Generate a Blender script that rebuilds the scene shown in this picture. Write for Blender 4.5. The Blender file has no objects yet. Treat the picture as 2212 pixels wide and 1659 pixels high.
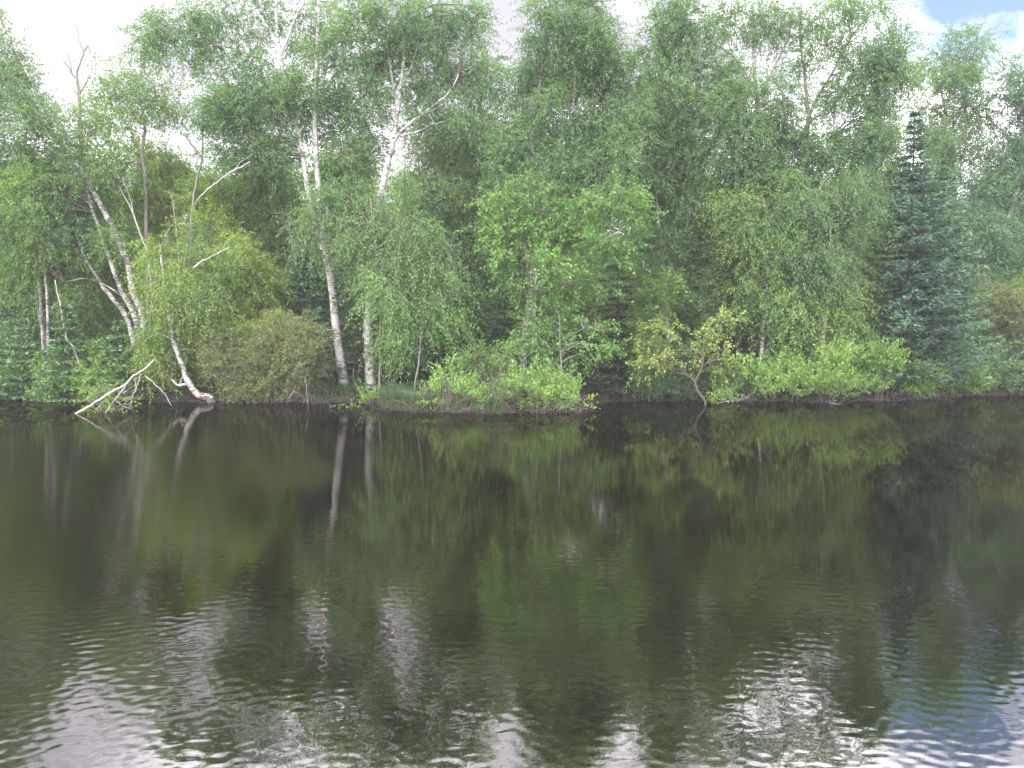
import bpy, math
import numpy as np
from mathutils import Vector

# ------------------------------------------------------------------ basics
scn = bpy.context.scene
COL = scn.collection
rng = np.random.default_rng(7)
F, HX, MY, CH, TILT = 1670.0, 1106.0, 829.5, 2.5, math.radians(3.7)   # focal length and centre on a 2212 wide frame; eye height, downward tilt


def at(p, q, Y):
    """Point at distance Y that is seen p across and q down on a 2212 x 1659 frame."""
    u, v = (p - HX) / F, (MY - q) / F
    d = np.array([u, math.cos(TILT) + v * math.sin(TILT), v * math.cos(TILT) - math.sin(TILT)])
    return d * (Y / d[1]) + np.array([0, 0, CH])


def unit(v):
    return v / np.maximum(np.linalg.norm(v, axis=-1, keepdims=True), 1e-9)


def sphere(n, r=rng):
    return unit(r.normal(size=(n, 3)))


# ------------------------------------------------------------------ mesh builder
class MB:
    def __init__(self):
        self.v, self.f, self.t, self.n = [], [], [], 0

    def add(self, verts, quads, tint=None):
        self.v.append(np.asarray(verts, np.float32))
        self.f.append(np.asarray(quads, np.int32) + self.n)
        self.t.append(np.full(len(quads), 0.5, np.float32) if tint is None else np.asarray(tint, np.float32))
        self.n += len(verts)

    def tubes(self, P, R, sides=5, tint=None):
        """P (M,K,3) centre lines, R (M,K) radii -> quads; open ended."""
        P = np.asarray(P, float)
        R = np.asarray(R, float)
        M, K, _ = P.shape
        T = np.empty_like(P)
        T[:, 1:-1] = P[:, 2:] - P[:, :-2] if K > 2 else T[:, 1:-1]
        T[:, 0] = P[:, 1] - P[:, 0]
        T[:, -1] = P[:, -1] - P[:, -2]
        T = unit(T)
        main = unit(P[:, -1] - P[:, 0])
        ref = np.where(np.abs(main[:, 2:3]) > 0.8, np.array([[1.0, 0.05, 0]]), np.array([[0.03, 0.05, 1.0]]))
        A = unit(np.cross(T, ref[:, None, :]))
        B = np.cross(T, A)
        a = np.linspace(0, 2 * math.pi, sides, endpoint=False)
        V = P[:, :, None, :] + R[:, :, None, None] * (np.cos(a)[None, None, :, None] * A[:, :, None, :] + np.sin(a)[None, None, :, None] * B[:, :, None, :])
        idx = np.arange(M * K * sides).reshape(M, K, sides)
        q = np.stack([idx[:, :-1, :], np.roll(idx[:, :-1, :], -1, 2), np.roll(idx[:, 1:, :], -1, 2), idx[:, 1:, :]], -1).reshape(-1, 4)
        self.add(V.reshape(-1, 3), q, tint)

    def tube(self, pts, r0, r1, sides=8, power=1.0, wob=0.0, flare=0.0, cap=True):
        pts = smooth(np.asarray(pts, float))
        if wob:
            pts[1:-1] += rng.normal(size=(len(pts) - 2, 3)) * wob
        s = np.linspace(0, 1, len(pts)) ** power
        r = r0 + (r1 - r0) * s
        if flare:
            d = np.linalg.norm(pts - pts[0], axis=1)
            r = r * (1 + flare * np.exp(-d / 0.25))
        r = r * (1 + rng.normal(size=len(r)) * 0.03)
        if cap:
            pts = np.vstack([pts, pts[-1] + unit(pts[-1] - pts[-2]) * r[-1] * 0.6])
            r = np.append(r, r[-1] * 0.05)
        self.tubes(pts[None], r[None], sides)
        return pts

    def leaves(self, pos, axis, L, W, tint=None, flat=0.0, fold=0.25):
        n = len(pos)
        axis = unit(axis)
        nr = rng.normal(size=(n, 3))
        nr[:, 2] += flat * 2.5
        side = unit(np.cross(axis, nr))
        nor = np.cross(side, axis)
        L = np.asarray(L).reshape(-1, 1) * np.ones((n, 1))
        W = np.asarray(W).reshape(-1, 1) * np.ones((n, 1))
        V = np.empty((n, 4, 3))
        V[:, 0] = pos
        V[:, 1] = pos + axis * L * .42 + side * W * .5 + nor * W * fold
        V[:, 2] = pos + axis * L
        V[:, 3] = pos + axis * L * .42 - side * W * .5 + nor * W * fold
        self.add(V.reshape(-1, 3), np.arange(4 * n).reshape(n, 4), rng.random(n) if tint is None else tint)

    def mesh(self, name, mat, origin=(0, 0, 0)):
        me = bpy.data.meshes.new(name)
        if self.n:
            v = np.concatenate(self.v) - np.asarray(origin, np.float32)
            f = np.concatenate(self.f)
            t = np.concatenate(self.t)
            me.vertices.add(len(v))
            me.vertices.foreach_set('co', v.astype(np.float32).ravel())
            me.loops.add(f.size)
            me.loops.foreach_set('vertex_index', f.astype(np.int32).ravel())
            me.polygons.add(len(f))
            me.polygons.foreach_set('loop_start', np.arange(0, f.size, 4, dtype=np.int32))
            at_ = me.attributes.new('tint', 'FLOAT', 'FACE')
            at_.data.foreach_set('value', t)
            me.update(calc_edges=True)
        me.materials.append(mat)
        return me

    def build(self, name, mat, parent=None, origin=(0, 0, 0), smooth_shade=False):
        me = self.mesh(name, mat, origin)
        if smooth_shade:
            me.polygons.foreach_set('use_smooth', np.ones(len(me.polygons), bool))
        o = bpy.data.objects.new(name, me)
        COL.objects.link(o)
        if parent is not None:
            o.parent = parent
        else:
            o.location = origin
        return o


def smooth(p, k=4):
    """Catmull-Rom through the points."""
    if len(p) < 3:
        t = np.linspace(0, 1, 5)[:, None]
        return p[0] * (1 - t) + p[-1] * t
    q = np.vstack([2 * p[0] - p[1], p, 2 * p[-1] - p[-2]])
    out = []
    for i in range(1, len(q) - 2):
        for j in range(k):
            t = j / k
            out.append(.5 * ((2 * q[i]) + (q[i + 1] - q[i - 1]) * t + (2 * q[i - 1] - 5 * q[i] + 4 * q[i + 1] - q[i + 2]) * t * t + (3 * q[i] - q[i - 1] - 3 * q[i + 1] + q[i + 2]) * t ** 3))
    out.append(q[-2])
    return np.array(out)


def tag(o, label, cat, group=None, kind=None):
    if label:
        o['label'] = label
    if cat:
        o['category'] = cat
    if group:
        o['group'] = group
    if kind:
        o['kind'] = kind
    return o


def thing(name, label, cat, loc, group=None):
    o = bpy.data.objects.new(name, None)
    o.empty_display_size = .2
    COL.objects.link(o)
    o.location = [float(c) for c in loc]
    return tag(o, label, cat, group)


# ------------------------------------------------------------------ materials
def nodes(name):
    m = bpy.data.materials.new(name)
    m.use_nodes = True
    nt = m.node_tree
    nt.nodes.clear()
    out = nt.nodes.new('ShaderNodeOutputMaterial')
    return m, nt, nt.nodes, nt.links, out


def ramp(N, L, src, stops):
    r = N.new('ShaderNodeValToRGB')
    e = r.color_ramp.elements
    while len(e) < len(stops):
        e.new(.5)
    for el, (p, c) in zip(e, stops):
        el.position = p
        el.color = (*c, 1) if len(c) == 3 else c
    L.new(src, r.inputs[0])
    return r.outputs[0]


def noise(N, L, vec, scale, detail=3, rough=.5, stretch=None, shift=(0, 0, 0)):
    n = N.new('ShaderNodeTexNoise')
    n.inputs['Scale'].default_value = scale
    n.inputs['Detail'].default_value = detail
    n.inputs['Roughness'].default_value = rough
    if stretch is not None:
        mp = N.new('ShaderNodeMapping')
        mp.inputs['Scale'].default_value = stretch
        mp.inputs['Location'].default_value = shift
        L.new(vec, mp.inputs['Vector'])
        vec = mp.outputs[0]
    L.new(vec, n.inputs['Vector'])
    return n.outputs['Fac']


def leaf_mat(name, a, b, trans=.35, gloss=.035, tcol=None):
    """a..b: range of leaf colours; each leaf takes its own, clumps drift slowly."""
    m, nt, N, L, out = nodes(name)
    at_ = N.new('ShaderNodeAttribute')
    at_.attribute_name = 'tint'
    geo = N.new('ShaderNodeNewGeometry')
    nz = noise(N, L, geo.outputs['Position'], .55, 2)
    mx = N.new('ShaderNodeMath')
    mx.operation = 'MULTIPLY_ADD'
    mx.inputs[1].default_value = 1.6
    mx.inputs[2].default_value = -.8
    L.new(nz, mx.inputs[0])
    ad = N.new('ShaderNodeMath')
    ad.operation = 'ADD'
    ad.use_clamp = True
    L.new(mx.outputs[0], ad.inputs[0])
    L.new(at_.outputs['Fac'], ad.inputs[1])
    c = ramp(N, L, ad.outputs[0], [(0, a), (1, b)])
    d = N.new('ShaderNodeBsdfDiffuse')
    L.new(c, d.inputs['Color'])
    t = N.new('ShaderNodeBsdfTranslucent')
    tc = N.new('ShaderNodeMix')
    tc.data_type = 'RGBA'
    tc.blend_type = 'MULTIPLY'
    tc.inputs[0].default_value = 1
    tc.inputs[7].default_value = (*(tcol or (1.5, 1.6, .8)), 1)
    L.new(c, tc.inputs[6])
    L.new(tc.outputs[2], t.inputs['Color'])
    ms = N.new('ShaderNodeMixShader')
    ms.inputs[0].default_value = trans
    L.new(d.outputs[0], ms.inputs[1])
    L.new(t.outputs[0], ms.inputs[2])
    g = N.new('ShaderNodeBsdfGlossy')
    g.inputs['Roughness'].default_value = .6
    g.inputs['Color'].default_value = (.9, .95, 1, 1)
    m2 = N.new('ShaderNodeMixShader')
    m2.inputs[0].default_value = gloss
    L.new(ms.outputs[0], m2.inputs[1])
    L.new(g.outputs[0], m2.inputs[2])
    L.new(m2.outputs[0], out.inputs[0])
    return m


def birch_mat(name, white=(.47, .45, .43), dark=(.05, .045, .04), amount=.5):
    m, nt, N, L, out = nodes(name)
    geo = N.new('ShaderNodeNewGeometry')
    P = geo.outputs['Position']
    dash = noise(N, L, P, 1, 3, .6, (7, 7, 21))
    big = noise(N, L, P, 1, 4, .65, (2.6, 2.6, 2.2))
    mix = N.new('ShaderNodeMath')
    mix.operation = 'MULTIPLY_ADD'
    mix.inputs[1].default_value = .5
    L.new(dash, mix.inputs[0])
    h = N.new('ShaderNodeMath')
    h.operation = 'MULTIPLY'
    h.inputs[1].default_value = .5
    L.new(big, h.inputs[0])
    L.new(h.outputs[0], mix.inputs[2])
    c0 = .345 + .15 * amount
    c = ramp(N, L, mix.outputs[0], [(0, dark), (c0, tuple(x * 1.4 for x in dark)), (c0 + .07, tuple(x * .75 for x in white)), (.62, white), (1, tuple(min(1, x * 1.1) for x in white))])
    d = N.new('ShaderNodeBsdfPrincipled')
    d.inputs['Roughness'].default_value = .75
    L.new(c, d.inputs['Base Color'])
    b = N.new('ShaderNodeBump')
    b.inputs['Strength'].default_value = .4
    b.inputs['Distance'].default_value = .02
    L.new(mix.outputs[0], b.inputs['Height'])
    L.new(b.outputs[0], d.inputs['Normal'])
    L.new(d.outputs[0], out.inputs[0])
    return m


def bark_mat(name, a, b):
    m, nt, N, L, out = nodes(name)
    geo = N.new('ShaderNodeNewGeometry')
    n = noise(N, L, geo.outputs['Position'], 1, 5, .65, (14, 14, 4))
    c = ramp(N, L, n, [(.3, a), (.7, b)])
    d = N.new('ShaderNodeBsdfPrincipled')
    d.inputs['Roughness'].default_value = .85
    L.new(c, d.inputs['Base Color'])
    L.new(d.outputs[0], out.inputs[0])
    return m


LEAF = {
    'birch': leaf_mat('leaf birch', (.067, .148, .051), (.153, .255, .082), .5),
    'yellow': leaf_mat('leaf yellow green', (.10, .19, .03), (.24, .33, .05), .45),
    'mid': leaf_mat('leaf mid green', (0.081, 0.172, 0.040), (0.186, 0.291, 0.053), .4),
    'olive': leaf_mat('leaf olive green', (.078, .155, .048), (.165, .26, .07), .45),
    'bright': leaf_mat('leaf bright', (.085, .18, .046), (.19, .325, .076), .45),
    'pale': leaf_mat('leaf pale yellow', (.15, .23, .05), (.30, .38, .10), .4),
    'shrub': leaf_mat('leaf shrub', (.12, .23, .05), (.26, .40, .09), .42),
    'brown': leaf_mat('leaf olive', (.09, .13, .04), (.18, .22, .065), .35),
    'deep': leaf_mat('leaf deep', (.052, .12, .045), (.125, .21, .07), .35),
    'teal': leaf_mat('leaf blue green', (.05, .13, .06), (.115, .22, .09), .35),
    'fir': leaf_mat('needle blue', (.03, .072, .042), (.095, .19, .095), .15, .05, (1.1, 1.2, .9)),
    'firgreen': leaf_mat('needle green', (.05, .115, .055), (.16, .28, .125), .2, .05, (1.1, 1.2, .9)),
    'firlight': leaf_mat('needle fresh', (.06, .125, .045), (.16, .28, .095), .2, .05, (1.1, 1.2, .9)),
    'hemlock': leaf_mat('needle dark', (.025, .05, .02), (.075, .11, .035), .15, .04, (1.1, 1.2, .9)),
    'grass': leaf_mat('grass blade', (.03, .075, .022), (.085, .145, .038), .35),
}
BIRCH = birch_mat('birch bark')
BIRCHD = birch_mat('birch bark rough', (.42, .40, .38), (.045, .04, .036), .8)
GREY = bark_mat('grey bark', (.10, .09, .08), (.24, .22, .20))
BROWN = bark_mat('brown bark', (.045, .035, .028), (.12, .10, .08))
BLEACH = bark_mat('bleached wood', (.24, .22, .205), (.50, .47, .45))
TWIG = bark_mat('red brown twig', (.10, .07, .065), (.26, .20, .18))
DARKBARK = bark_mat('dark bark', (.02, .018, .017), (.06, .05, .045))


# ------------------------------------------------------------------ the setting
SH = np.array([(-300, 80), (-70, 40), (-30, 32.5), (-19.5, 30.3), (-15, 29.3), (-11.5, 28.6), (-9, 28.4), (-7.6, 28.0), (-6, 28.2), (-5.0, 27.7), (-4.1, 25.6), (-3.2, 24.7), (0, 24.4), (2.2, 24.9), (3.0, 27.6),
               (5, 29.2), (9, 28.7), (13, 29.0), (15.5, 29.8), (18, 31.0), (23, 33.2), (40, 39), (90, 55), (300, 90)])


def shore(x):
    return np.interp(x, SH[:, 0], SH[:, 1]) + .25 * np.sin(x * 2.1) + .15 * np.sin(x * 4.7 + 1)


def vnoise(x, y, s, seed=0):
    return np.sin(x * s + seed) * np.cos(y * s * 1.13 + seed * 2.1) + .5 * np.sin(x * s * 2.3 + y * s * 1.7 + seed * 3)


def ground(x, y):
    x, y = np.asarray(x, float), np.asarray(y, float)
    d = y - shore(x)
    up = np.clip(d / .55, 0, 1)
    z = -.25 + .62 * up * up * (3 - 2 * up) + np.clip(d - .5, 0, 60) * .045 + np.clip(d - 60, 0, 400) * .02
    z = z + np.clip(d, 0, 3) / 3 * (.10 * vnoise(x, y, .9) + .05 * vnoise(x, y, 2.7, 1))
    under = -.25 + np.clip(d, -12, 0) * .12
    return np.where(d < 0, under, z)


def make_ground():
    xs = np.concatenate([np.linspace(-400, -45, 24), np.linspace(-44, 44, 240), np.linspace(45, 400, 24)])
    ys = np.concatenate([np.linspace(-120, 18, 16), np.linspace(20, 42, 120), np.linspace(43, 90, 40), np.linspace(95, 500, 24)])
    X, Yg = np.meshgrid(xs, ys)
    Z = ground(X, Yg)
    v = np.stack([X, Yg, Z], -1).reshape(-1, 3)
    ny, nx = X.shape
    i = np.arange(nx * ny).reshape(ny, nx)
    q = np.stack([i[:-1, :-1], i[:-1, 1:], i[1:, 1:], i[1:, :-1]], -1).reshape(-1, 4)
    mb = MB()
    mb.add(v, q)
    m, nt, N, L, out = nodes('forest floor')
    geo = N.new('ShaderNodeNewGeometry')
    n = noise(N, L, geo.outputs['Position'], 2.2, 6, .7)
    c = ramp(N, L, n, [(.3, (.012, .010, .008)), (.5, (.035, .028, .018)), (.62, (.04, .05, .02)), (.8, (.06, .085, .03))])
    d = N.new('ShaderNodeBsdfDiffuse')
    L.new(c, d.inputs['Color'])
    b = N.new('ShaderNodeBump')
    b.inputs['Distance'].default_value = .08
    n2 = noise(N, L, geo.outputs['Position'], 9, 5, .7)
    L.new(n2, b.inputs['Height'])
    L.new(b.outputs[0], d.inputs['Normal'])
    L.new(d.outputs[0], out.inputs[0])
    o = mb.build('ground', m, None, (0, 0, 0), True)
    tag(o, 'dark leaf-littered forest floor rising behind the water edge', 'ground', kind='structure')


def ruffle(x, y):
    """Where the breeze roughens the lake: left side, near water and drifting patches; calm elsewhere."""
    p = .5 + .5 * np.clip(vnoise(x, y * .8, .31, 1.3) + .4 * vnoise(x, y, .8, 4), -1, 1)
    left = np.clip((-1.0 - x) / 4.5, 0, 1) * np.clip((22 - y) / 6, 0, 1)
    near = np.clip((13 - y) / 7, 0, 1)
    return CALM + (ROUGH - CALM) * np.clip(.22 * p + 1.15 * left * (.55 + .45 * p) + .5 * near * (.4 + .6 * p), 0, 1.3)


def make_water():
    mb = MB()
    mb.add([(-400, -120, -.06), (400, -120, -.06), (400, 100, -.06), (-400, 100, -.06)], [(0, 1, 2, 3)])
    # wind waves as real relief: rows and columns widen with distance from the near edge
    ny, nx = 860, 520
    ys = 3.0 * np.exp(np.linspace(0, math.log(44 / 3.0), ny))
    u = np.linspace(-1, 1, nx)
    Y = np.repeat(ys[:, None], nx, 1)
    X = u[None, :] * (ys[:, None] * .86 + 2.6)
    r = np.random.default_rng(21)
    Z = np.zeros_like(X)
    gap = .0032 * Y
    n = 84
    lam = np.concatenate([np.exp(r.uniform(math.log(.045), math.log(.18), n - 14)), np.exp(r.uniform(math.log(.26), math.log(1.3), 14))])
    for k in range(n):
        spread = 1.15 if lam[k] < .25 else .75
        th = math.pi / 2 + r.normal() * spread * .85
        kx, ky = math.cos(th) / lam[k] * 2 * math.pi, math.sin(th) / lam[k] * 2 * math.pi
        w = (1.0 if lam[k] < .15 else .6 if lam[k] < .3 else .06) * (.75 + .5 * r.random())
        fade = np.clip(lam[k] / gap / 4 - .5, 0, 1) * np.minimum(1, .020 * Y / lam[k])
        # slow bending of the crests so that no wave runs straight
        ph = r.random() * 6.28 + .9 * np.sin(X * (.4 + .3 * r.random()) + r.random() * 6 + Y * .5) + .7 * np.sin(Y * (.7 + .5 * r.random()) + r.random() * 6)
        group = .5 + .5 * np.sin(X * r.uniform(.3, 1.4) + Y * r.uniform(.3, 1.4) + r.random() * 6.28)
        Z += w * (.4 + .9 * group) * fade * lam[k] / (2 * math.pi) * math.sqrt(2 / n) * np.sin(kx * X + ky * Y + ph)
    Z *= ruffle(X, Y)
    i = np.arange(nx * ny).reshape(ny, nx)
    q = np.stack([i[:-1, :-1], i[:-1, 1:], i[1:, 1:], i[1:, :-1]], -1).reshape(-1, 4)
    mb.add(np.stack([X, Y, Z], -1).reshape(-1, 3), q)
    m, nt, N, L, out = nodes('lake water')
    geo = N.new('ShaderNodeNewGeometry')
    P = geo.outputs['Position']
    # the finest ripples, too small for the relief
    patch = ramp(N, L, noise(N, L, P, 1, 3, .5, (.13, .10, 1)), [(.40, (.25,) * 3), (.62, (1,) * 3)])
    r1 = noise(N, L, P, 1, 3, .55, (6, 12, 1))
    b_ = N.new('ShaderNodeMath'); b_.operation = 'MULTIPLY'
    sx = N.new('ShaderNodeSeparateXYZ'); L.new(P, sx.inputs[0])
    wl = N.new('ShaderNodeMapRange')                     # the breeze on the left of the lake
    wl.inputs['From Min'].default_value = -2; wl.inputs['From Max'].default_value = -6
    wl.inputs['To Min'].default_value = 0; wl.inputs['To Max'].default_value = 2.6
    L.new(sx.outputs['X'], wl.inputs['Value'])
    wf = N.new('ShaderNodeMapRange')
    wf.inputs['From Min'].default_value = 21; wf.inputs['From Max'].default_value = 14
    L.new(sx.outputs['Y'], wf.inputs['Value'])
    wm = N.new('ShaderNodeMath'); wm.operation = 'MULTIPLY_ADD'
    L.new(wl.outputs[0], wm.inputs[0]); L.new(wf.outputs[0], wm.inputs[1]); L.new(patch, wm.inputs[2])
    L.new(r1, b_.inputs[0]); L.new(wm.outputs[0], b_.inputs[1])
    bump = N.new('ShaderNodeBump')
    bump.inputs['Strength'].default_value = 1
    bump.inputs['Distance'].default_value = WAVE
    L.new(b_.outputs[0], bump.inputs['Height'])
    gl = N.new('ShaderNodeBsdfGlossy')
    gl.inputs['Roughness'].default_value = .01
    gl.inputs['Color'].default_value = (1, .965, .955, 1)
    L.new(bump.outputs[0], gl.inputs['Normal'])
    df = N.new('ShaderNodeBsdfDiffuse')
    df.inputs['Color'].default_value = (.0030, .0024, .0012, 1)
    ms = N.new('ShaderNodeMixShader')
    ms.inputs[0].default_value = WREF
    L.new(df.outputs[0], ms.inputs[1])
    L.new(gl.outputs[0], ms.inputs[2])
    L.new(ms.outputs[0], out.inputs[0])
    o = mb.build('water', m, None, (0, 0, 0), True)
    tag(o, 'dark brown rippled lake water mirroring the trees', 'water', kind='structure')


WAVE, WREF, CALM, ROUGH = .0010, .30, .008, .055
SUN_EL, SUN_AZ = math.radians(52), math.radians(205)      # azimuth clockwise from +Y: behind the viewer, to the left
SKY_AT = (7.3, 2.2, 1)
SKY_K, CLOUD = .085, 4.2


def make_light():
    w = bpy.data.worlds.new('World')
    scn.world = w
    w.use_nodes = True
    N, L = w.node_tree.nodes, w.node_tree.links
    N.clear()
    out = N.new('ShaderNodeOutputWorld')
    sky = N.new('ShaderNodeTexSky')
    sky.sky_type = 'NISHITA'
    sky.sun_disc = False
    sky.sun_elevation = SUN_EL
    sky.sun_rotation = SUN_AZ
    bg = N.new('ShaderNodeBackground')
    bg.inputs['Strength'].default_value = SKY_K
    L.new(sky.outputs[0], bg.inputs['Color'])
    tc = N.new('ShaderNodeTexCoord')
    V = tc.outputs['Generated']
    big = noise(N, L, V, 1.6, 5, .55, (1, 1, 2.2), SKY_AT)
    fine = noise(N, L, V, 6, 8, .62, (1, 1, 1.6))
    # cloud cover with one blue opening high on the right
    gap = Vector((.590, 1.03, .475)).normalized()
    dp = N.new('ShaderNodeVectorMath'); dp.operation = 'DOT_PRODUCT'
    nv = N.new('ShaderNodeVectorMath'); nv.operation = 'NORMALIZE'
    L.new(V, nv.inputs[0]); L.new(nv.outputs[0], dp.inputs[0])
    dp.inputs[1].default_value = gap
    gr = N.new('ShaderNodeMapRange')
    gr.inputs['From Min'].default_value = .986
    gr.inputs['From Max'].default_value = .9995
    gr.inputs['To Min'].default_value = 0
    gr.inputs['To Max'].default_value = .47
    L.new(dp.outputs['Value'], gr.inputs['Value'])
    s = N.new('ShaderNodeMath'); s.operation = 'MULTIPLY_ADD'; s.inputs[1].default_value = .75
    L.new(fine, s.inputs[0]); L.new(gr.outputs[0], s.inputs[2])
    hole = ramp(N, L, s.outputs[0], [(.55, (1,) * 3), (.76, (0,) * 3)])
    cm = N.new('ShaderNodeMix'); cm.data_type = 'RGBA'
    mixn = N.new('ShaderNodeMath'); mixn.operation = 'MULTIPLY_ADD'; mixn.inputs[1].default_value = .26
    L.new(fine, mixn.inputs[0]); 
    hb = N.new('ShaderNodeMath'); hb.operation = 'MULTIPLY'; hb.inputs[1].default_value = .74
    L.new(big, hb.inputs[0]); L.new(hb.outputs[0], mixn.inputs[2])
    cc = ramp(N, L, mixn.outputs[0], [(.40, (.072, .070, .078)), (.475, (.105, .102, .111)), (.54, (.26, .253, .27)), (.60, (.45, .435, .455)), (.70, (1.0, .97, 1.0))])
    bg2 = N.new('ShaderNodeBackground')
    # cloud towards the sun, unseen behind the viewer, is boosted to brighten the forest
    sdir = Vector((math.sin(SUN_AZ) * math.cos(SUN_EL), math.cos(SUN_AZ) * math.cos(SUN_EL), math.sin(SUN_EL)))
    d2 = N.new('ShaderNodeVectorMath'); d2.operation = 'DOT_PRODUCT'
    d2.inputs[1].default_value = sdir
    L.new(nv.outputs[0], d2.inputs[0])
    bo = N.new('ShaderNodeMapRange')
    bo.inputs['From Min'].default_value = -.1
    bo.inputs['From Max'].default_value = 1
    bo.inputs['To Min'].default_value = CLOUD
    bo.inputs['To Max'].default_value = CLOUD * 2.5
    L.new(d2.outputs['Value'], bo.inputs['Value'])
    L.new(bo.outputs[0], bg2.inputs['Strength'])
    L.new(cc, bg2.inputs['Color'])
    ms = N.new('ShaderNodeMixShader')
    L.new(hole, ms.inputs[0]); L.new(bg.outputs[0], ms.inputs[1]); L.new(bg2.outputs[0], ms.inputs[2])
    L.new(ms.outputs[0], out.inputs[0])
    w.cycles.sampling_method = 'MANUAL'
    w.cycles.sample_map_resolution = 512
    sd = bpy.data.lights.new('sun', 'SUN')
    sd.energy = 1.7
    sd.angle = math.radians(20)
    sd.color = (1, .96, .88)
    so = bpy.data.objects.new('sun', sd)
    COL.objects.link(so)
    d = Vector((math.sin(SUN_AZ) * math.cos(SUN_EL), math.cos(SUN_AZ) * math.cos(SUN_EL), math.sin(SUN_EL)))
    so.rotation_euler = d.to_track_quat('Z', 'Y').to_euler()
    so.location = d * 60


def make_camera():
    cd = bpy.data.cameras.new('camera')
    cd.sensor_width = 36
    cd.lens = 36 * F / 2212
    cd.clip_end = 3000
    cd.clip_start = .05
    co = bpy.data.objects.new('camera', cd)
    COL.objects.link(co)
    co.location = (0, 0, CH)
    co.rotation_euler = (math.pi / 2 - TILT, 0, 0)
    scn.camera = co


def make_haze():  # even scattering volume added to stand in for veiling lens glare
    mb = MB()
    x0, x1, y0, y1, z0, z1 = -420, 420, -130, 520, -3, 26
    v = [(x0, y0, z0), (x1, y0, z0), (x1, y1, z0), (x0, y1, z0), (x0, y0, z1), (x1, y0, z1), (x1, y1, z1), (x0, y1, z1)]
    mb.add(v, [(0, 3, 2, 1), (4, 5, 6, 7), (0, 1, 5, 4), (1, 2, 6, 5), (2, 3, 7, 6), (3, 0, 4, 7)])
    m, nt, N, L, out = nodes('glare haze')
    pv = N.new('ShaderNodeVolumePrincipled')
    pv.inputs['Color'].default_value = (.93, .96, 1, 1)
    pv.inputs['Density'].default_value = HAZE
    L.new(pv.outputs[0], out.inputs['Volume'])
    tag(mb.build('haze', m), 'thin pale haze added to imitate the glare veil of the lens', 'haze', kind='stuff')


HAZE = .0009


# ------------------------------------------------------------------ foliage
# style: leaf length, width, spray length, leaves per spray, droop of spray, hang of leaf, up of leaf, flatness
STYLE = {
    'birch': dict(L=.068, W=.051, S=.70, n=24, droop=.55, hang=.9, flat=0),
    'weep': dict(L=.074, W=.049, S=.9, n=26, droop=1.1, hang=1.4, flat=0),
    'broad': dict(L=.10, W=.072, S=.5, n=18, droop=.25, hang=.55, flat=.45),
    'shrub': dict(L=.092, W=.048, S=.40, n=20, droop=-.7, hang=-.9, flat=0),
    'fine': dict(L=.060, W=.040, S=.5, n=24, droop=.1, hang=.2, flat=.1),
    'sparse': dict(L=.085, W=.06, S=.6, n=10, droop=.3, hang=.6, flat=0),
}


DENSE = 1.55


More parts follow.
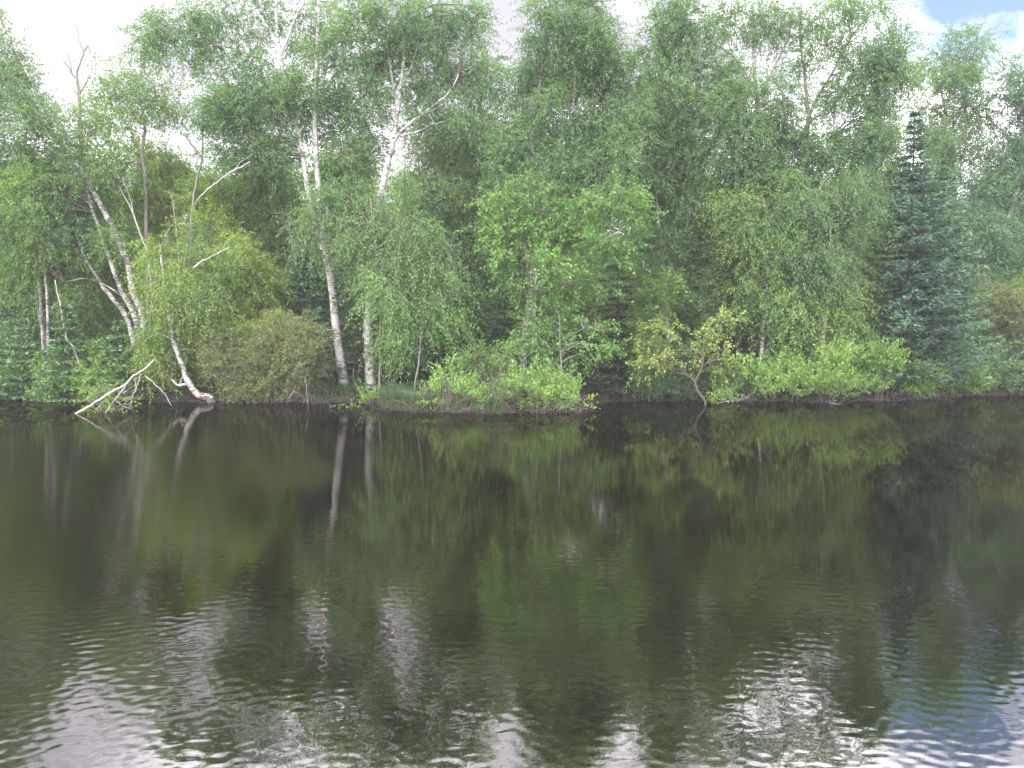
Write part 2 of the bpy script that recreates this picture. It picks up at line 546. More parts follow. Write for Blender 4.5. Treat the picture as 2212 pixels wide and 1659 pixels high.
def crown(puffs, lines, style, lai=2.3, branch=True, br=.032, clump=.42, twigs=.45):
    """puffs: (centre, radii(3), density) in metres; lines: polylines of wood the boughs spring from.
    Returns a leaf builder and a wood builder."""
    st = STYLE[style]
    leaf, wood = MB(), MB()
    wp = np.vstack(lines) if lines else None
    Ls, Ld, Lt, T0 = [], [], [], []
    for c, r, den in puffs:
        area = math.pi * r[0] * r[2]
        ncl = max(3, int(round(area / (math.pi * (clump * .75) ** 2) * 1.1)))
        nleaf = (.22 + .85 * den) * DENSE * lai * area / (.5 * st['L'] * st['W'])
        u = sphere(ncl) * (rng.random((ncl, 1)) ** .45)
        cc = c + u * r * .9
        if len(cc) > 3:
            cc[:, 2] += rng.normal(size=len(cc)) * r[2] * .1
        cs = clump * (.65 + .8 * rng.random(ncl))
        wgt = cs ** 2
        nsp = np.maximum(2, (nleaf / st['n'] * wgt / wgt.sum())).astype(int)
        if branch and wp is not None:
            for k in range(ncl):
                e = cc[k]
                d = wp - e
                cost = np.linalg.norm(d, axis=1) + 1.2 * np.maximum(0, wp[:, 2] - e[2] + .1)
                s = wp[np.argmin(cost)]
                ln = np.linalg.norm(e - s)
                if ln < .05 or ln > 7:
                    continue
                m1 = s + (e - s) * .35 + np.array([0, 0, ln * .10]) + rng.normal(size=3) * ln * .05
                m2 = s + (e - s) * .7 + np.array([0, 0, ln * .10]) + rng.normal(size=3) * ln * .06
                p = smooth(np.array([s, m1, m2, e]), 2)
                r0 = min(br, .006 + .009 * ln)
                wood.tubes(p[None], np.linspace(r0, .004, len(p))[None], 4)
        for k in range(ncl):
            n = nsp[k]
            v = sphere(n)
            off = v * (rng.random((n, 1)) ** .5) * cs[k] * 1.05 * np.array([1, 1, .85])
            Ls.append(cc[k] + off)
            outw = unit(cc[k] - c + 1e-6) * .5
            Ld.append(unit(v * .9 + outw + rng.normal(size=(n, 3)) * .35 + np.array([0, 0, -.35 * st['droop']])))
            Lt.append(np.repeat(cc[k][None], n, 0))
            T0.append(np.full(n, rng.random()))
    S, D, C0, T0 = np.vstack(Ls), np.vstack(Ld), np.vstack(Lt), np.concatenate(T0)
    n = len(S)
    ln = st['S'] * (.6 + .7 * rng.random((n, 1)))
    g = np.array([0, 0, -st['droop']])
    k = rng.random(n) < twigs
    tt = np.array([0, .5, 1.0])[None, :, None]
    P = S[k][:, None, :] + D[k][:, None, :] * tt * ln[k][:, None, :] + g * tt ** 2 * ln[k][:, None, :] * .5
    wood.tubes(np.concatenate([(C0[k] * .6 + S[k] * .4)[:, None, :], P], 1), np.tile(np.array([.006, .005, .004, .002]), (k.sum(), 1)), 3)
    m = st['n']
    t = (np.arange(m) + rng.random((n, m))) / m
    pos = S[:, None, :] + D[:, None, :] * (t * ln)[..., None] + g * (t ** 2 * ln * .5)[..., None]
    pos = pos + rng.normal(size=pos.shape) * .045
    ax = rng.normal(size=pos.shape) * .7 + D[:, None, :] * .6
    ax[..., 2] -= st['hang']
    ax *= np.array([1, 1, 1 - .5 * st['flat']])
    pos, ax = pos.reshape(-1, 3), ax.reshape(-1, 3)
    sc = .7 + .6 * rng.random(len(pos))
    tint = np.clip(np.repeat(rng.random(n) * .4 + .35 * T0, m) + rng.random(n * m) * .4 - .05, 0, 1)
    leaf.leaves(pos, ax, st['L'] * sc, st['W'] * sc, tint, st['flat'])
    return leaf, wood


def pxp(puffs, Y, depth=.85):
    out = []
    for p in puffs:
        a, b, rx, ry = p[:4]
        den = p[4] if len(p) > 4 else 1.0
        y = Y + (p[5] if len(p) > 5 else rng.normal() * .35)
        c = at(a, b, y)
        rx, ry = rx / F * y, ry / F * y
        out.append((c, np.array([rx, max(.45, depth * .5 * (rx + ry)), ry]), den))
    return out


def line(pts, Y):
    return np.array([at(p[0], p[1], Y + (p[2] if len(p) > 2 else 0)) for p in pts])


def tree(name, label, cat, Y, pal, style, stems=(), limbs=(), puffs=(), bark=None, lai=2.3, group=None, crownname='crown', br=.032, clump=.42, root=None, depth=.85, branch=True, twigs=.45, wet=False, back=.25):
    """stems and limbs: (points, r0, r1) with points seen at distance Y; the first stem's first point is the base."""
    bark = bark or BIRCH
    if not wet:
        p0 = stems[0][0][0] if stems else ((root or puffs[0][0]), 800)
        for _ in range(4):
            Y = max(Y, float(shore(at(p0[0], p0[1], Y)[0])) + .6)
    if stems:
        b = line(stems[0][0][:1], Y)[0]
    else:
        px_, = [puffs[0][0]] if root is None else [root]
        b = at(px_, 800, Y)
    base = np.array([b[0], b[1], float(ground(b[0], b[1]))])
    t = thing(name, label, cat, base, group)
    pp = pxp(puffs, Y + back, depth)
    lines = []
    for k, (pts, r0, r1) in enumerate(stems):
        p = line(pts, Y)
        if p[0][2] > base[2] - .1 and k == 0:
            g = np.array([p[0][0], p[0][1], float(ground(p[0][0], p[0][1])) - .15])
            p = np.vstack([g, p]) if p[0][2] - g[2] > .12 else np.vstack([p[0] * [1, 1, 0] + [0, 0, g[2]], p[1:]])
        mb = MB()
        lines.append(mb.tube(p, r0, r1, 10, wob=.008, flare=.35))
        mb.build('trunk', bark, t, base, True)
    if limbs:
        for pts, r0, r1 in limbs:
            mb = MB()
            lines.append(mb.tube(line(pts, Y), r0, r1, 7, wob=.012))
            mb.build('limb', bark, t, base, True)
    if not lines:
        top = at(puffs[0][0], min(q[1] for q in puffs), Y)
        p = np.array([base - [0, 0, .15], base * .5 + np.array([top[0], top[1], top[2]]) * .5 + [rng.normal() * .2, 0, 0], top])
        mb = MB()
        lines.append(mb.tube(p, .02 + (.004 if 'sapling' in name else .011) * (top[2] - base[2]), .015, 8, wob=.02, flare=.3))
        mb.build('trunk', bark, t, base, True)
        tr = lines[0]
        for c, r, den in pp:
            s = tr[np.argmin(np.linalg.norm(tr - c, axis=1) + 1.5 * np.maximum(0, tr[:, 2] - c[2] + r[2]))]
            if np.linalg.norm(c - s) > .4:
                mb = MB()
                lines.append(mb.tube(np.array([s, s * .5 + c * .5 + [0, 0, -.1] + rng.normal(size=3) * .12, c, c + unit(c - s) * r * .5]), .035, .008, 6, wob=.015))
                mb.build('limb', bark, t, base, True)
    if puffs:
        lf, wd = crown(pp, lines, style, lai, branch, br, clump, twigs)
        lf.build(crownname, LEAF[pal], t, base)
        wd.build('branches', BROWN if bark in (BIRCH, BIRCHD) else bark, t, base)
    return t


def shrub(name, label, Y, pal, style, puffs, group=None, lai=2.6, nstem=14, wood=None, clump=.22, cat='shrub', basey=None, bare=0):
    """A many-stemmed bush: stems fan out of the root to every part of the crown."""
    wood = wood or TWIG
    puffs = [(p[0], p[1] + 3, *p[2:]) for p in puffs]
    pp = pxp(puffs, Y, .9)
    cx = float(np.mean([p[0][0] for p in pp]))
    by = Y if basey is None else basey
    base = np.array([cx, by, float(ground(cx, by))])
    if base[2] < 0:
        base[2] = -.1
    t = thing(name, label, cat, base, group)
    mb, lines = MB(), []
    for c, r, den in pp:
        for _ in range(max(3, nstem // len(pp))):
            e = c + sphere(1)[0] * r * .8
            s = np.array([base[0] * .5 + c[0] * .5 + rng.normal() * r[0] * .35, by * .6 + c[1] * .4 + rng.normal() * .2, 0])
            s[2] = max(-.15, float(ground(s[0], s[1]))) - .05
            m = s * .5 + e * .5 + np.array([(s[0] - e[0]) * .12, 0, .08]) + rng.normal(size=3) * .06
            lines.append(mb.tube(np.array([s, m, e]), .011, .004, 4, cap=False))
    for _ in range(bare):
        c, r, den = pp[rng.integers(len(pp))]
        s = np.array([c[0] + rng.normal() * r[0] * .6, c[1] + rng.normal() * .3, 0])
        s[2] = max(-.15, float(ground(s[0], s[1])))
        a = rng.normal(size=3) * np.array([.55, .35, .3]) + np.array([0, -.25, .35])
        mb.tube(np.array([s, s + a * .5 + [0, 0, .12], s + a * (.7 + rng.random() * .6)]), .008, .003, 4, cap=False)
    mb.build('stems', wood, t, base)
    lf, wd = crown(pp, lines, style, lai, True, .008, clump, .5)
    lf.build('foliage', LEAF[pal], t, base)
    wd.build('twigs', wood, t, base)
    return t


def conifer(name, label, Y, apex, base_px, prof, pal, cat='fir tree', group=None, levels=34, per=7, droop=.18, r0=.11, gaps=0, strip=(.17, .045), dens=1.0, lift=.25):
    """apex (px,py), base (px,py); prof: (fraction of height from the base, radius in pixels) knots."""
    ta = at(*apex, Y)
    b = at(*base_px, Y)
    base = np.array([b[0], b[1], float(ground(b[0], b[1]))])
    t = thing(name, label, cat, base, group)
    mb = MB()
    axis = np.array([base - [0, 0, .2], base * .5 + ta * .5, ta])
    mb.tube(axis, r0, .008, 9, flare=.3)
    mb.build('trunk', BROWN, t, base, True)
    H = ta[2] - base[2]
    pf = np.array(prof, float)
    lf, wd = MB(), MB()
    f0 = pf[0, 0]
    for i in range(levels):
        f = f0 + (1 - f0) * (i + rng.random() * .7) / levels
        R0 = np.interp(f, pf[:, 0], pf[:, 1]) / F * Y
        a0 = rng.random() * 6.28
        nb = max(4, int(per * (1 if f < .8 else .75)))
        for k in range(nb):
            if rng.random() < gaps:
                continue
            a = a0 + k * 2 * math.pi / nb + rng.normal() * .15
            R = R0 * (.62 + .56 * rng.random())
            d = np.array([math.cos(a), math.sin(a), 0])
            s = base + (ta - base) * f
            tt = np.linspace(0, 1, 6)
            z = -droop * R * tt * 1.2 + lift * R * tt ** 2.4 + (.35 * R * tt if f > .85 else 0)
            P = s + d * (tt * R)[:, None] + np.stack([0 * tt, 0 * tt, z], -1)
            wd.tubes(P[None], np.linspace(.012 + .008 * R, .003, 6)[None], 4)
            side = np.array([-d[1], d[0], 0])
            nt_ = max(5, int(R / .085 * dens))
            ts = np.clip((np.arange(nt_) + rng.random(nt_)) / nt_, .12, 1)
            q = s + d * (ts * R)[:, None] + np.stack([0 * ts, 0 * ts, np.interp(ts, tt, z)], -1)
            for sg in (-1, 1):
                tl = (.10 + .38 * R * (1 - ts) ** .8 * (.5 + ts)) * (.7 + .6 * rng.random(nt_))
                td = unit(side * sg + d * .75 + rng.normal(size=(nt_, 3)) * .12 + [0, 0, .04])
                m = 4
                u = (np.arange(m)[None, :] + .5 * rng.random((nt_, m))) / m
                pos = q[:, None, :] + td[:, None, :] * (u * tl[:, None])[..., None] + rng.normal(size=(nt_, m, 3)) * .012
                pos[..., 2] += -.10 * (u * tl[:, None])
                ax = td[:, None, :] + rng.normal(size=(nt_, m, 3)) * .35
                Lr = np.minimum(strip[0], np.repeat(tl, m) * .8 + .05) * (.7 + .6 * rng.random(nt_ * m))
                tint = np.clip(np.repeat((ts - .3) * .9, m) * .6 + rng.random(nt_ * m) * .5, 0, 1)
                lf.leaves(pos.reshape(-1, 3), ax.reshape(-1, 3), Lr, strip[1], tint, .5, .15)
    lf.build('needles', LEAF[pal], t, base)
    wd.build('boughs', DARKBARK, t, base)
    return t


def wood_thing(name, label, cat, Y, parts, mat, group=None, wet=False):
    """A dead branch, snag or pole: parts (part name, points, r0, r1); the first is the main stem."""
    b = line(parts[0][1][:1], Y)[0]
    t = thing(name, label, cat, b, group)
    ms = []
    for pn, pts, r0, r1 in parts:
        mb = MB()
        mb_line = mb.tube(line(pts, Y), r0, r1, 7, wob=.010)
        ln = mb_line
        ms.append(ln)
        mb.build(pn, mat, t, b, True)
    if len(parts) > 2 and parts[0][0] == 'trunk':
        # fine dead twigs along the wood
        mb = MB()
        for ln in ms:
            L_ = np.linalg.norm(ln[-1] - ln[0])
            for _ in range(int(2 + 4 * min(L_, 3))):
                s = ln[rng.integers(len(ln) // 3, len(ln))]
                if s[2] > 9 or cat == 'fallen branch':
                    d = unit(rng.normal(size=3) * [1, .8, .8] + (ln[-1] - ln[0]) / max(L_, .1) * .8)
                    k = .12 + .35 * rng.random()
                    mb.tube(np.array([s, s + d * k * .5 + [0, 0, .02], s + d * k + rng.normal(size=3) * .05]), .0045, .0015, 4, cap=False)
        if mb.n:
            mb.build('twigs', GREY, t, b)
    return t


make_ground()
make_water()
make_light()
make_camera()
if HAZE:
    make_haze()

# ================================================================== left bank
tree('birch_tree', 'long white birch leaning far left, its thin crown against the sky at the left edge', 'tree', 29.5, 'birch', 'sparse',
     [([(326, 838), (310, 689), (287, 629), (277, 575), (247, 497), (217, 443), (190, 390), (160, 343), (120, 300), (60, 227), (0, 167), (-60, 100)], .15, .055)],
     [([(120, 300), (80, 200), (40, 120), (10, 60)], .04, .012), ([(60, 227), (0, 260), (-60, 280)], .03, .01), ([(160, 343), (130, 270), (105, 210)], .025, .008)],
     [(15, 110, 50, 60, .55), (-60, 160, 70, 130, .8), (20, 190, 70, 55, .7), (60, 250, 60, 45, .6), (-20, 300, 80, 50, .9), (100, 310, 60, 35, .5), (40, 340, 80, 40, .8), (-90, 20, 70, 80, .7), (130, 305, 42, 28, .9, -.7), (172, 375, 36, 28, .7, -.7), (80, 250, 40, 32, .8, -.7), (20, 190, 40, 30, .7, -.7)], BIRCHD, 1.7, depth=.7, back=.25)
tree('birch_tree', 'scaly white birch leaning left, the middle stem of the leaning clump', 'tree', 29.9, 'mid', 'birch',
     [([(320, 838), (293, 689), (263, 629), (227, 529), (197, 442), (188, 390), (176, 320)], .14, .035)],
     [([(197, 442), (150, 410), (110, 370)], .03, .01)],
     [(110, 395, 75, 45, .8), (190, 325, 75, 40, .7), (240, 370, 45, 40, .6), (60, 430, 70, 55, .9), (190, 260, 60, 40, .4)], BIRCHD, 2.2, back=.3)
tree('birch_tree', 'shorter mossy birch, lowest of the leaning clump, with a pale bough crossing to the left', 'tree', 29.2, 'mid', 'birch',
     [([(308, 838), (277, 695), (240, 642), (213, 605), (187, 562), (167, 515), (145, 460)], .115, .035)],
     [([(263, 639), (233, 619), (187, 602), (140, 609)], .03, .01), ([(187, 562), (205, 540), (212, 520)], .02, .008)],
     [(120, 500, 70, 50, .8), (60, 520, 60, 50, .9), (150, 560, 45, 30, .5)], BIRCHD, 2.2, back=.3)
tree('birch_tree', 'bent birch rooted at the waterline, its lower trunk curving left over the water', 'tree', 28.3, 'yellow', 'weep',
     [([(455, 862), (436, 856), (420, 846), (404, 818), (391, 782), (375, 735), (362, 662), (352, 590), (346, 530)], .165, .03)],
     [([(403, 830), (385, 832), (372, 822), (367, 815)], .055, .03), ([(389, 829), (395, 815), (399, 797)], .028, .018), ([(375, 735), (340, 720), (310, 740)], .03, .008), ([(365, 690), (410, 650), (450, 640)], .03, .008)],
     [(335, 740, 62, 40, 1), (305, 770, 35, 30, .9), (395, 690, 75, 55, 1), (360, 620, 70, 50, 1), (450, 650, 60, 50, .9), (420, 735, 55, 30, .7), (350, 560, 45, 40, .8)], BIRCHD, 2.2, wet=True, back=.5)
wood_thing('fallen_birch', 'bleached fallen birch top slanting down into the water, twigs hanging beneath it', 'fallen branch', 24.2,
           [('trunk', [(334, 776), (315, 796), (290, 812), (268, 832), (235, 852), (200, 874), (163, 895)], .028, .040),
            ('bough', [(278, 822), (262, 845), (243, 870), (227, 894)], .026, .014),
            ('bough', [(303, 806), (297, 832), (285, 862), (280, 876)], .012, .006),
            ('bough', [(290, 815), (293, 845), (272, 870)], .010, .005),
            ('bough', [(313, 812), (335, 830), (355, 850), (370, 876)], .014, .010),
            ('bough', [(235, 850), (222, 868), (208, 886)], .010, .006),
            ('bough', [(286, 836), (265, 850)], .009, .004), ('bough', [(280, 856), (262, 868)], .007, .004), ('bough', [(250, 866), (272, 880), (285, 884)], .008, .004)], BLEACH)
shrub('sprout', 'tuft of yellow-green leaves under the fallen bleached birch', 24.6, 'yellow', 'sparse', [(222, 842, 24, 18, 1.1), (240, 872, 28, 10, .9), (206, 868, 12, 14, .8), (270, 878, 14, 8, .6)], nstem=10, lai=1.5, cat='plant', clump=.16)
wood_thing('dead_snag', 'bare grey dead snag with antler-like top standing against the sky', 'dead tree', 33,
           [('trunk', [(205, 720), (195, 520), (182, 380), (174, 290), (173, 240), (170, 195), (166, 165)], .12, .05),
            ('limb', [(166, 170), (156, 160), (146, 142), (134, 130)], .05, .016), ('limb', [(168, 185), (167, 155), (176, 130), (181, 112), (172, 90), (166, 55)], .05, .010),
            ('limb', [(172, 205), (182, 185), (194, 163)], .042, .02), ('limb', [(181, 112), (190, 100), (196, 116)], .028, .012), ('limb', [(156, 160), (150, 128), (146, 114)], .028, .012),
            ('limb', [(174, 96), (184, 92), (188, 104)], .010, .005), ('limb', [(172, 150), (160, 145), (164, 133)], .014, .005), ('limb', [(176, 130), (168, 122)], .012, .006), ('limb', [(173, 228), (187, 217), (200, 219)], .016, .006)], GREY)
tree('maple_tree', 'crooked grey tree with an arching side bough and sparse flat crown left of centre sky', 'tree', 31, 'mid', 'sparse',
     [([(322, 800), (318, 560), (313, 390), (307, 335), (313, 285), (310, 258), (306, 235)], .10, .035)],
     [([(305, 352), (282, 350), (266, 368), (250, 374), (222, 366)], .045, .014), ([(266, 368), (262, 395), (275, 432)], .02, .01), ([(311, 270), (280, 235), (250, 205), (240, 170)], .03, .008), ([(309, 262), (330, 275), (370, 262)], .02, .008), ([(306, 240), (300, 200), (285, 165), (262, 140)], .022, .006), ([(308, 245), (330, 215), (345, 185)], .02, .006)],
     [(255, 215, 55, 50, .65), (320, 235, 50, 35, .8), (365, 225, 40, 40, 1.0), (330, 190, 60, 30, .6), (250, 165, 45, 25, .35), (285, 270, 40, 25, .5), (220, 250, 40, 40, .6)], GREY, 1.45, depth=.7, back=.5)
wood_thing('dead_sapling', 'forked pale dead sapling leaning right between the leaning birches and the yellow tree', 'dead sapling', 30.2,
           [('trunk', [(335, 720), (320, 560), (310, 523), (297, 490), (287, 460), (272, 430), (257, 403)], .045, .018), ('limb', [(288, 463), (280, 425), (266, 385)], .022, .010)], BLEACH)
wood_thing('dead_sapling', 'thin upright pole-like white sapling behind the bent waterline birch', 'dead sapling', 31, [('trunk', [(392, 760), (388, 600), (386, 540), (377, 470), (370, 417)], .03, .012)], BLEACH)
wood_thing('dead_sapling', 'short bare stick leaning right beside the thin pole-like sapling', 'dead sapling', 30, [('trunk', [(322, 700), (342, 556), (352, 525), (367, 491)], .022, .010)], BLEACH)
wood_thing('dead_snag', 'broken dark-topped snag with a hooked stub left of the tall white pair', 'dead tree', 30.6,
           [('trunk', [(405, 780), (412, 520), (420, 420), (430, 370), (438, 333), (437, 262)], .06, .035), ('limb', [(434, 338), (420, 320), (408, 305), (397, 288)], .055, .035)], GREY)
wood_thing('dead_snag', 'bleached leaning dead stem pointing up to the right, left of the white pair', 'dead tree', 28.9,
           [('trunk', [(392, 760, 3), (396, 600, 3), (418, 455, 2.2), (443, 416, 1), (470, 394, .3), (493, 375), (520, 362), (540, 349)], .06, .018), ('limb', [(505, 369), (520, 350), (546, 333)], .014, .005)], BLEACH)
wood_thing('fallen_birch', 'pale half-hidden log lying aslant in the green left of the dark spruce', 'log', 29.2, [('trunk', [(418, 578), (445, 560), (470, 548), (495, 535)], .045, .02), ('limb', [(470, 548), (485, 530), (495, 518)], .014, .006)], BLEACH)
tree('birch_tree', 'peeling birch at the left margin with mossy lower trunk', 'tree', 31.5, 'deep', 'birch',
     [([(66, 815), (50, 640), (43, 552), (30, 480), (18, 430), (10, 380)], .10, .04)], (),
     [(0, 430, 60, 60, 1), (-60, 420, 70, 90, 1), (60, 470, 55, 50, .8), (-30, 540, 60, 60, .9)], BIRCHD)
tree('birch_tree', 'slim white birch, left one of two standing behind the left shrubs', 'tree', 30.3, 'teal', 'birch', [([(95, 790), (87, 640), (80, 590), (77, 560), (70, 470)], .075, .03)], (), [(70, 470, 60, 50, 1), (110, 430, 60, 40, 1)], BIRCHD)
tree('birch_tree', 'slim white birch, right one of two standing behind the left shrubs', 'tree', 30.5, 'teal', 'birch', [([(106, 790), (102, 650), (98, 600), (96, 570), (98, 470)], .065, .03)], (), [(120, 480, 60, 60, 1), (160, 460, 50, 50, 1)], BIRCHD)
wood_thing('dead_sapling', 'thin wavy white sapling bending right above the left fir saplings', 'dead sapling', 28.8, [('trunk', [(172, 790), (158, 750), (145, 732), (138, 705), (131, 662), (123, 630), (119, 605)], .030, .016)], BLEACH)

tree('alder_tree', 'dense mid-green tree filling the left edge above the shrubs', 'tree', 32, 'mid', 'birch', (), (), [(50, 600, 80, 70, .9), (140, 640, 70, 60, .9), (60, 690, 80, 50, 1), (-40, 640, 70, 90, 1), (10, 560, 50, 50, .9), (190, 690, 60, 50, .9)], GREY, root=60)
tree('alder_tree', 'leafy tree behind the leaning birch clump', 'tree', 34, 'mid', 'birch', (), (), [(140, 370, 70, 45, .8), (170, 440, 80, 60, 1), (240, 500, 80, 60, 1), (230, 580, 60, 60, 1), (100, 560, 70, 60, 1), (30, 400, 70, 50, 1)], GREY, root=190)
tree('poplar_tree', 'round-topped yellow-green tree under the gap in the sky left of the white pair', 'tree', 32, 'yellow', 'fine', (), (), [(350, 345, 45, 35, 1), (395, 370, 45, 35, .9), (340, 400, 60, 50, 1.1), (410, 430, 65, 55, 1.1), (340, 470, 60, 50, 1), (290, 340, 35, 40, .7)], GREY, root=370)
tree('poplar_tree', 'bushy olive-yellow tree between the bleached leaning stem and the dark spruce', 'tree', 30.5, 'yellow', 'birch', (), (), [(450, 520, 60, 50, 1), (520, 600, 75, 50, 1), (460, 600, 65, 45, .9), (555, 660, 65, 45, .9), (500, 550, 60, 40, .9), (590, 610, 40, 35, .8), (490, 680, 70, 40, .9)], GREY, root=490)
tree('alder_tree', 'green leafy tree filling the space behind the bleached leaning stem', 'tree', 33, 'mid', 'birch', (), (), [(480, 460, 75, 50, 1), (560, 480, 70, 60, 1), (590, 420, 60, 50, 1), (540, 400, 55, 40, .9), (600, 520, 50, 45, 1), (500, 400, 40, 30, .8)], GREY, root=550)
for (lb, Y, pal, rt, pf) in [
    ('fresh green tree standing just behind the fork of the right white birch', 31.5, 'olive', 985, [(960, 300, 50, 50), (1030, 300, 45, 60), (920, 400, 50, 45), (1000, 400, 60, 50), (1060, 420, 40, 50), (960, 490, 60, 45), (1030, 520, 50, 45), (1010, 600, 45, 40, .8)]),
    ('green tree filling in behind the kinked pale stem of the central poplar', 32.2, 'birch', 1175, [(1100, 320, 45, 45), (1170, 290, 50, 45), (1240, 320, 50, 45), (1180, 370, 55, 45), (1090, 400, 45, 40), (1260, 400, 50, 40), (1310, 300, 45, 50)]),
    ('soft green tree between the central maple and the thin pine', 31.2, 'birch', 1450, [(1400, 240, 40, 60), (1450, 330, 55, 55), (1410, 430, 60, 55), (1470, 440, 50, 55), (1430, 540, 55, 50), (1490, 560, 45, 50), (1450, 620, 45, 30, .8)]),
    ('light green tree behind the white pair, under their crowns', 31.8, 'mid', 660, [(600, 400, 60, 45), (540, 440, 55, 40), (640, 460, 50, 45), (730, 400, 45, 45), (770, 360, 45, 40), (580, 500, 50, 40), (480, 420, 50, 40), (520, 340, 45, 35, .8)]),
    ('grey-green tree low behind the tall see-through birch', 32, 'birch', 1700, [(1590, 380, 55, 40), (1680, 400, 60, 45), (1770, 380, 60, 40), (1840, 400, 50, 45), (1620, 470, 55, 45), (1720, 480, 55, 45), (1815, 480, 45, 45), (1885, 400, 30, 50), (1750, 570, 60, 45), (1660, 560, 45, 40)]),
    ('pale green tree behind the leaning clump at the left edge', 31, 'mid', 120, [(40, 420, 60, 45), (110, 460, 55, 45), (20, 500, 60, 50), (100, 560, 60, 50), (180, 500, 40, 45, .8), (30, 600, 60, 50), (110, 650, 55, 40), (190, 620, 40, 45, .8), (230, 430, 45, 40, .8), (250, 520, 45, 45, .8)]),
    ('green tree closing the view left of the yellow-green sapling and blue fir', 31.5, 'olive', 1600, [(1560, 560, 45, 50), (1540, 640, 45, 50), (1610, 690, 50, 45), (1700, 660, 45, 50), (1640, 740, 60, 30), (1730, 740, 45, 30)]),
]:
    tree('alder_tree', lb, 'tree', Y, pal, 'birch', (), (), pf, GREY, 2.3, root=rt)
conifer('spruce_tree', 'dark blue-green spruce tucked behind the white pair', 31.2, (655, 500), (655, 838), [(.0, 70), (.45, 62), (.7, 40), (1, 2)], 'fir', 'spruce', levels=22, per=7, droop=.2)
conifer('fir_sapling', 'young fir among the left shrubs under the wavy white sapling', 28.9, (140, 655), (140, 850), [(.1, 58), (.5, 42), (1, 2)], 'firlight', 'fir sapling', levels=13, per=7, r0=.05, group='fir saplings on the left bank')
conifer('fir_sapling', 'young fir among the left shrubs below the leaning birch clump', 28.8, (258, 690), (255, 850), [(.1, 60), (.5, 38), (1, 2)], 'firlight', 'fir sapling', levels=12, per=7, r0=.05, group='fir saplings on the left bank')
conifer('fir_sapling', 'young fir at the left edge behind the tangled bank', 29.6, (50, 690), (50, 850), [(.1, 60), (.5, 42), (1, 2)], 'firlight', 'fir sapling', levels=11, per=7, r0=.05, group='fir saplings on the left bank')
for (nm, lb, Y, pal, sty, pf, kw) in [
    ('shrub', 'green shrub at the far left waterline with tangled bare stems', 30.0, 'mid', 'broad', [(20, 830, 45, 30), (60, 800, 45, 35), (-40, 810, 50, 50)], dict(bare=26)),
    ('shrub', 'bright green leafy shrub on the left bank below the young fir', 29.2, 'mid', 'broad', [(110, 790, 40, 35), (150, 820, 42, 32), (105, 835, 35, 20, .9)], dict(bare=10)),
    ('shrub', 'leafy green shrub just left of the fallen bleached birch', 28.9, 'mid', 'broad', [(195, 775, 40, 45), (225, 800, 35, 40), (190, 830, 35, 24)], dict(bare=8)),
    ('shrub', 'low dark shrub under the bent waterline birch', 29.9, 'deep', 'broad', [(330, 825, 60, 24), (290, 815, 40, 24), (430, 800, 40, 30)], dict(bare=22)),
    ('shrub', 'olive shrub right of the bent birch trunk', 28.6, 'brown', 'fine', [(500, 790, 50, 50), (525, 830, 55, 30), (480, 740, 45, 30)], dict(bare=20)),
    ('shrub', 'tall olive-brown twiggy shrub left of the two white trunks', 28.6, 'brown', 'fine', [(600, 740, 60, 50), (650, 770, 55, 60), (580, 800, 60, 45), (640, 830, 55, 28), (620, 700, 50, 30), (685, 720, 25, 40, .5)], dict(bare=60, nstem=30)),
    ('shrub', 'yellow-green shrub above the olive shrub in front of the dark spruce', 29.4, 'yellow', 'birch', [(560, 720, 60, 35), (520, 710, 50, 30), (610, 680, 40, 25, .8)], dict()),
]:
    shrub(nm, lb, Y, pal, sty, pf, 'shrubs along the waterline', **kw)
wood_thing('dead_branch', 'mossy bare bough reaching left from beside the left white trunk', 'dead branch', 29.2, [('bough', [(728, 714), (700, 710), (667, 692), (640, 685), (600, 690), (570, 684)], .026, .010), ('twig', [(603, 664), (592, 645), (580, 637)], .012, .007)], GREY)
wood_thing('dead_pole', 'thin dead pole standing in the shallows before the olive-brown shrub', 'pole', 27.4, [('stick', [(665, 872), (663, 850), (660, 826), (659, 812)], .016, .010)], GREY)
wood_thing('dead_branch', 'short forked dead branch lying at the waterline under the olive-brown shrub', 'dead branch', 27.6, [('bough', [(622, 862), (634, 845), (640, 832)], .018, .008), ('twig', [(634, 845), (645, 850), (651, 858)], .014, .006)], GREY)
wood_thing('dead_branch', 'tiny bent twig sticking out of the water right of the dead pole', 'twig', 25.9, [('twig', [(711, 881), (720, 878), (708, 874)], .008, .005)], GREY)

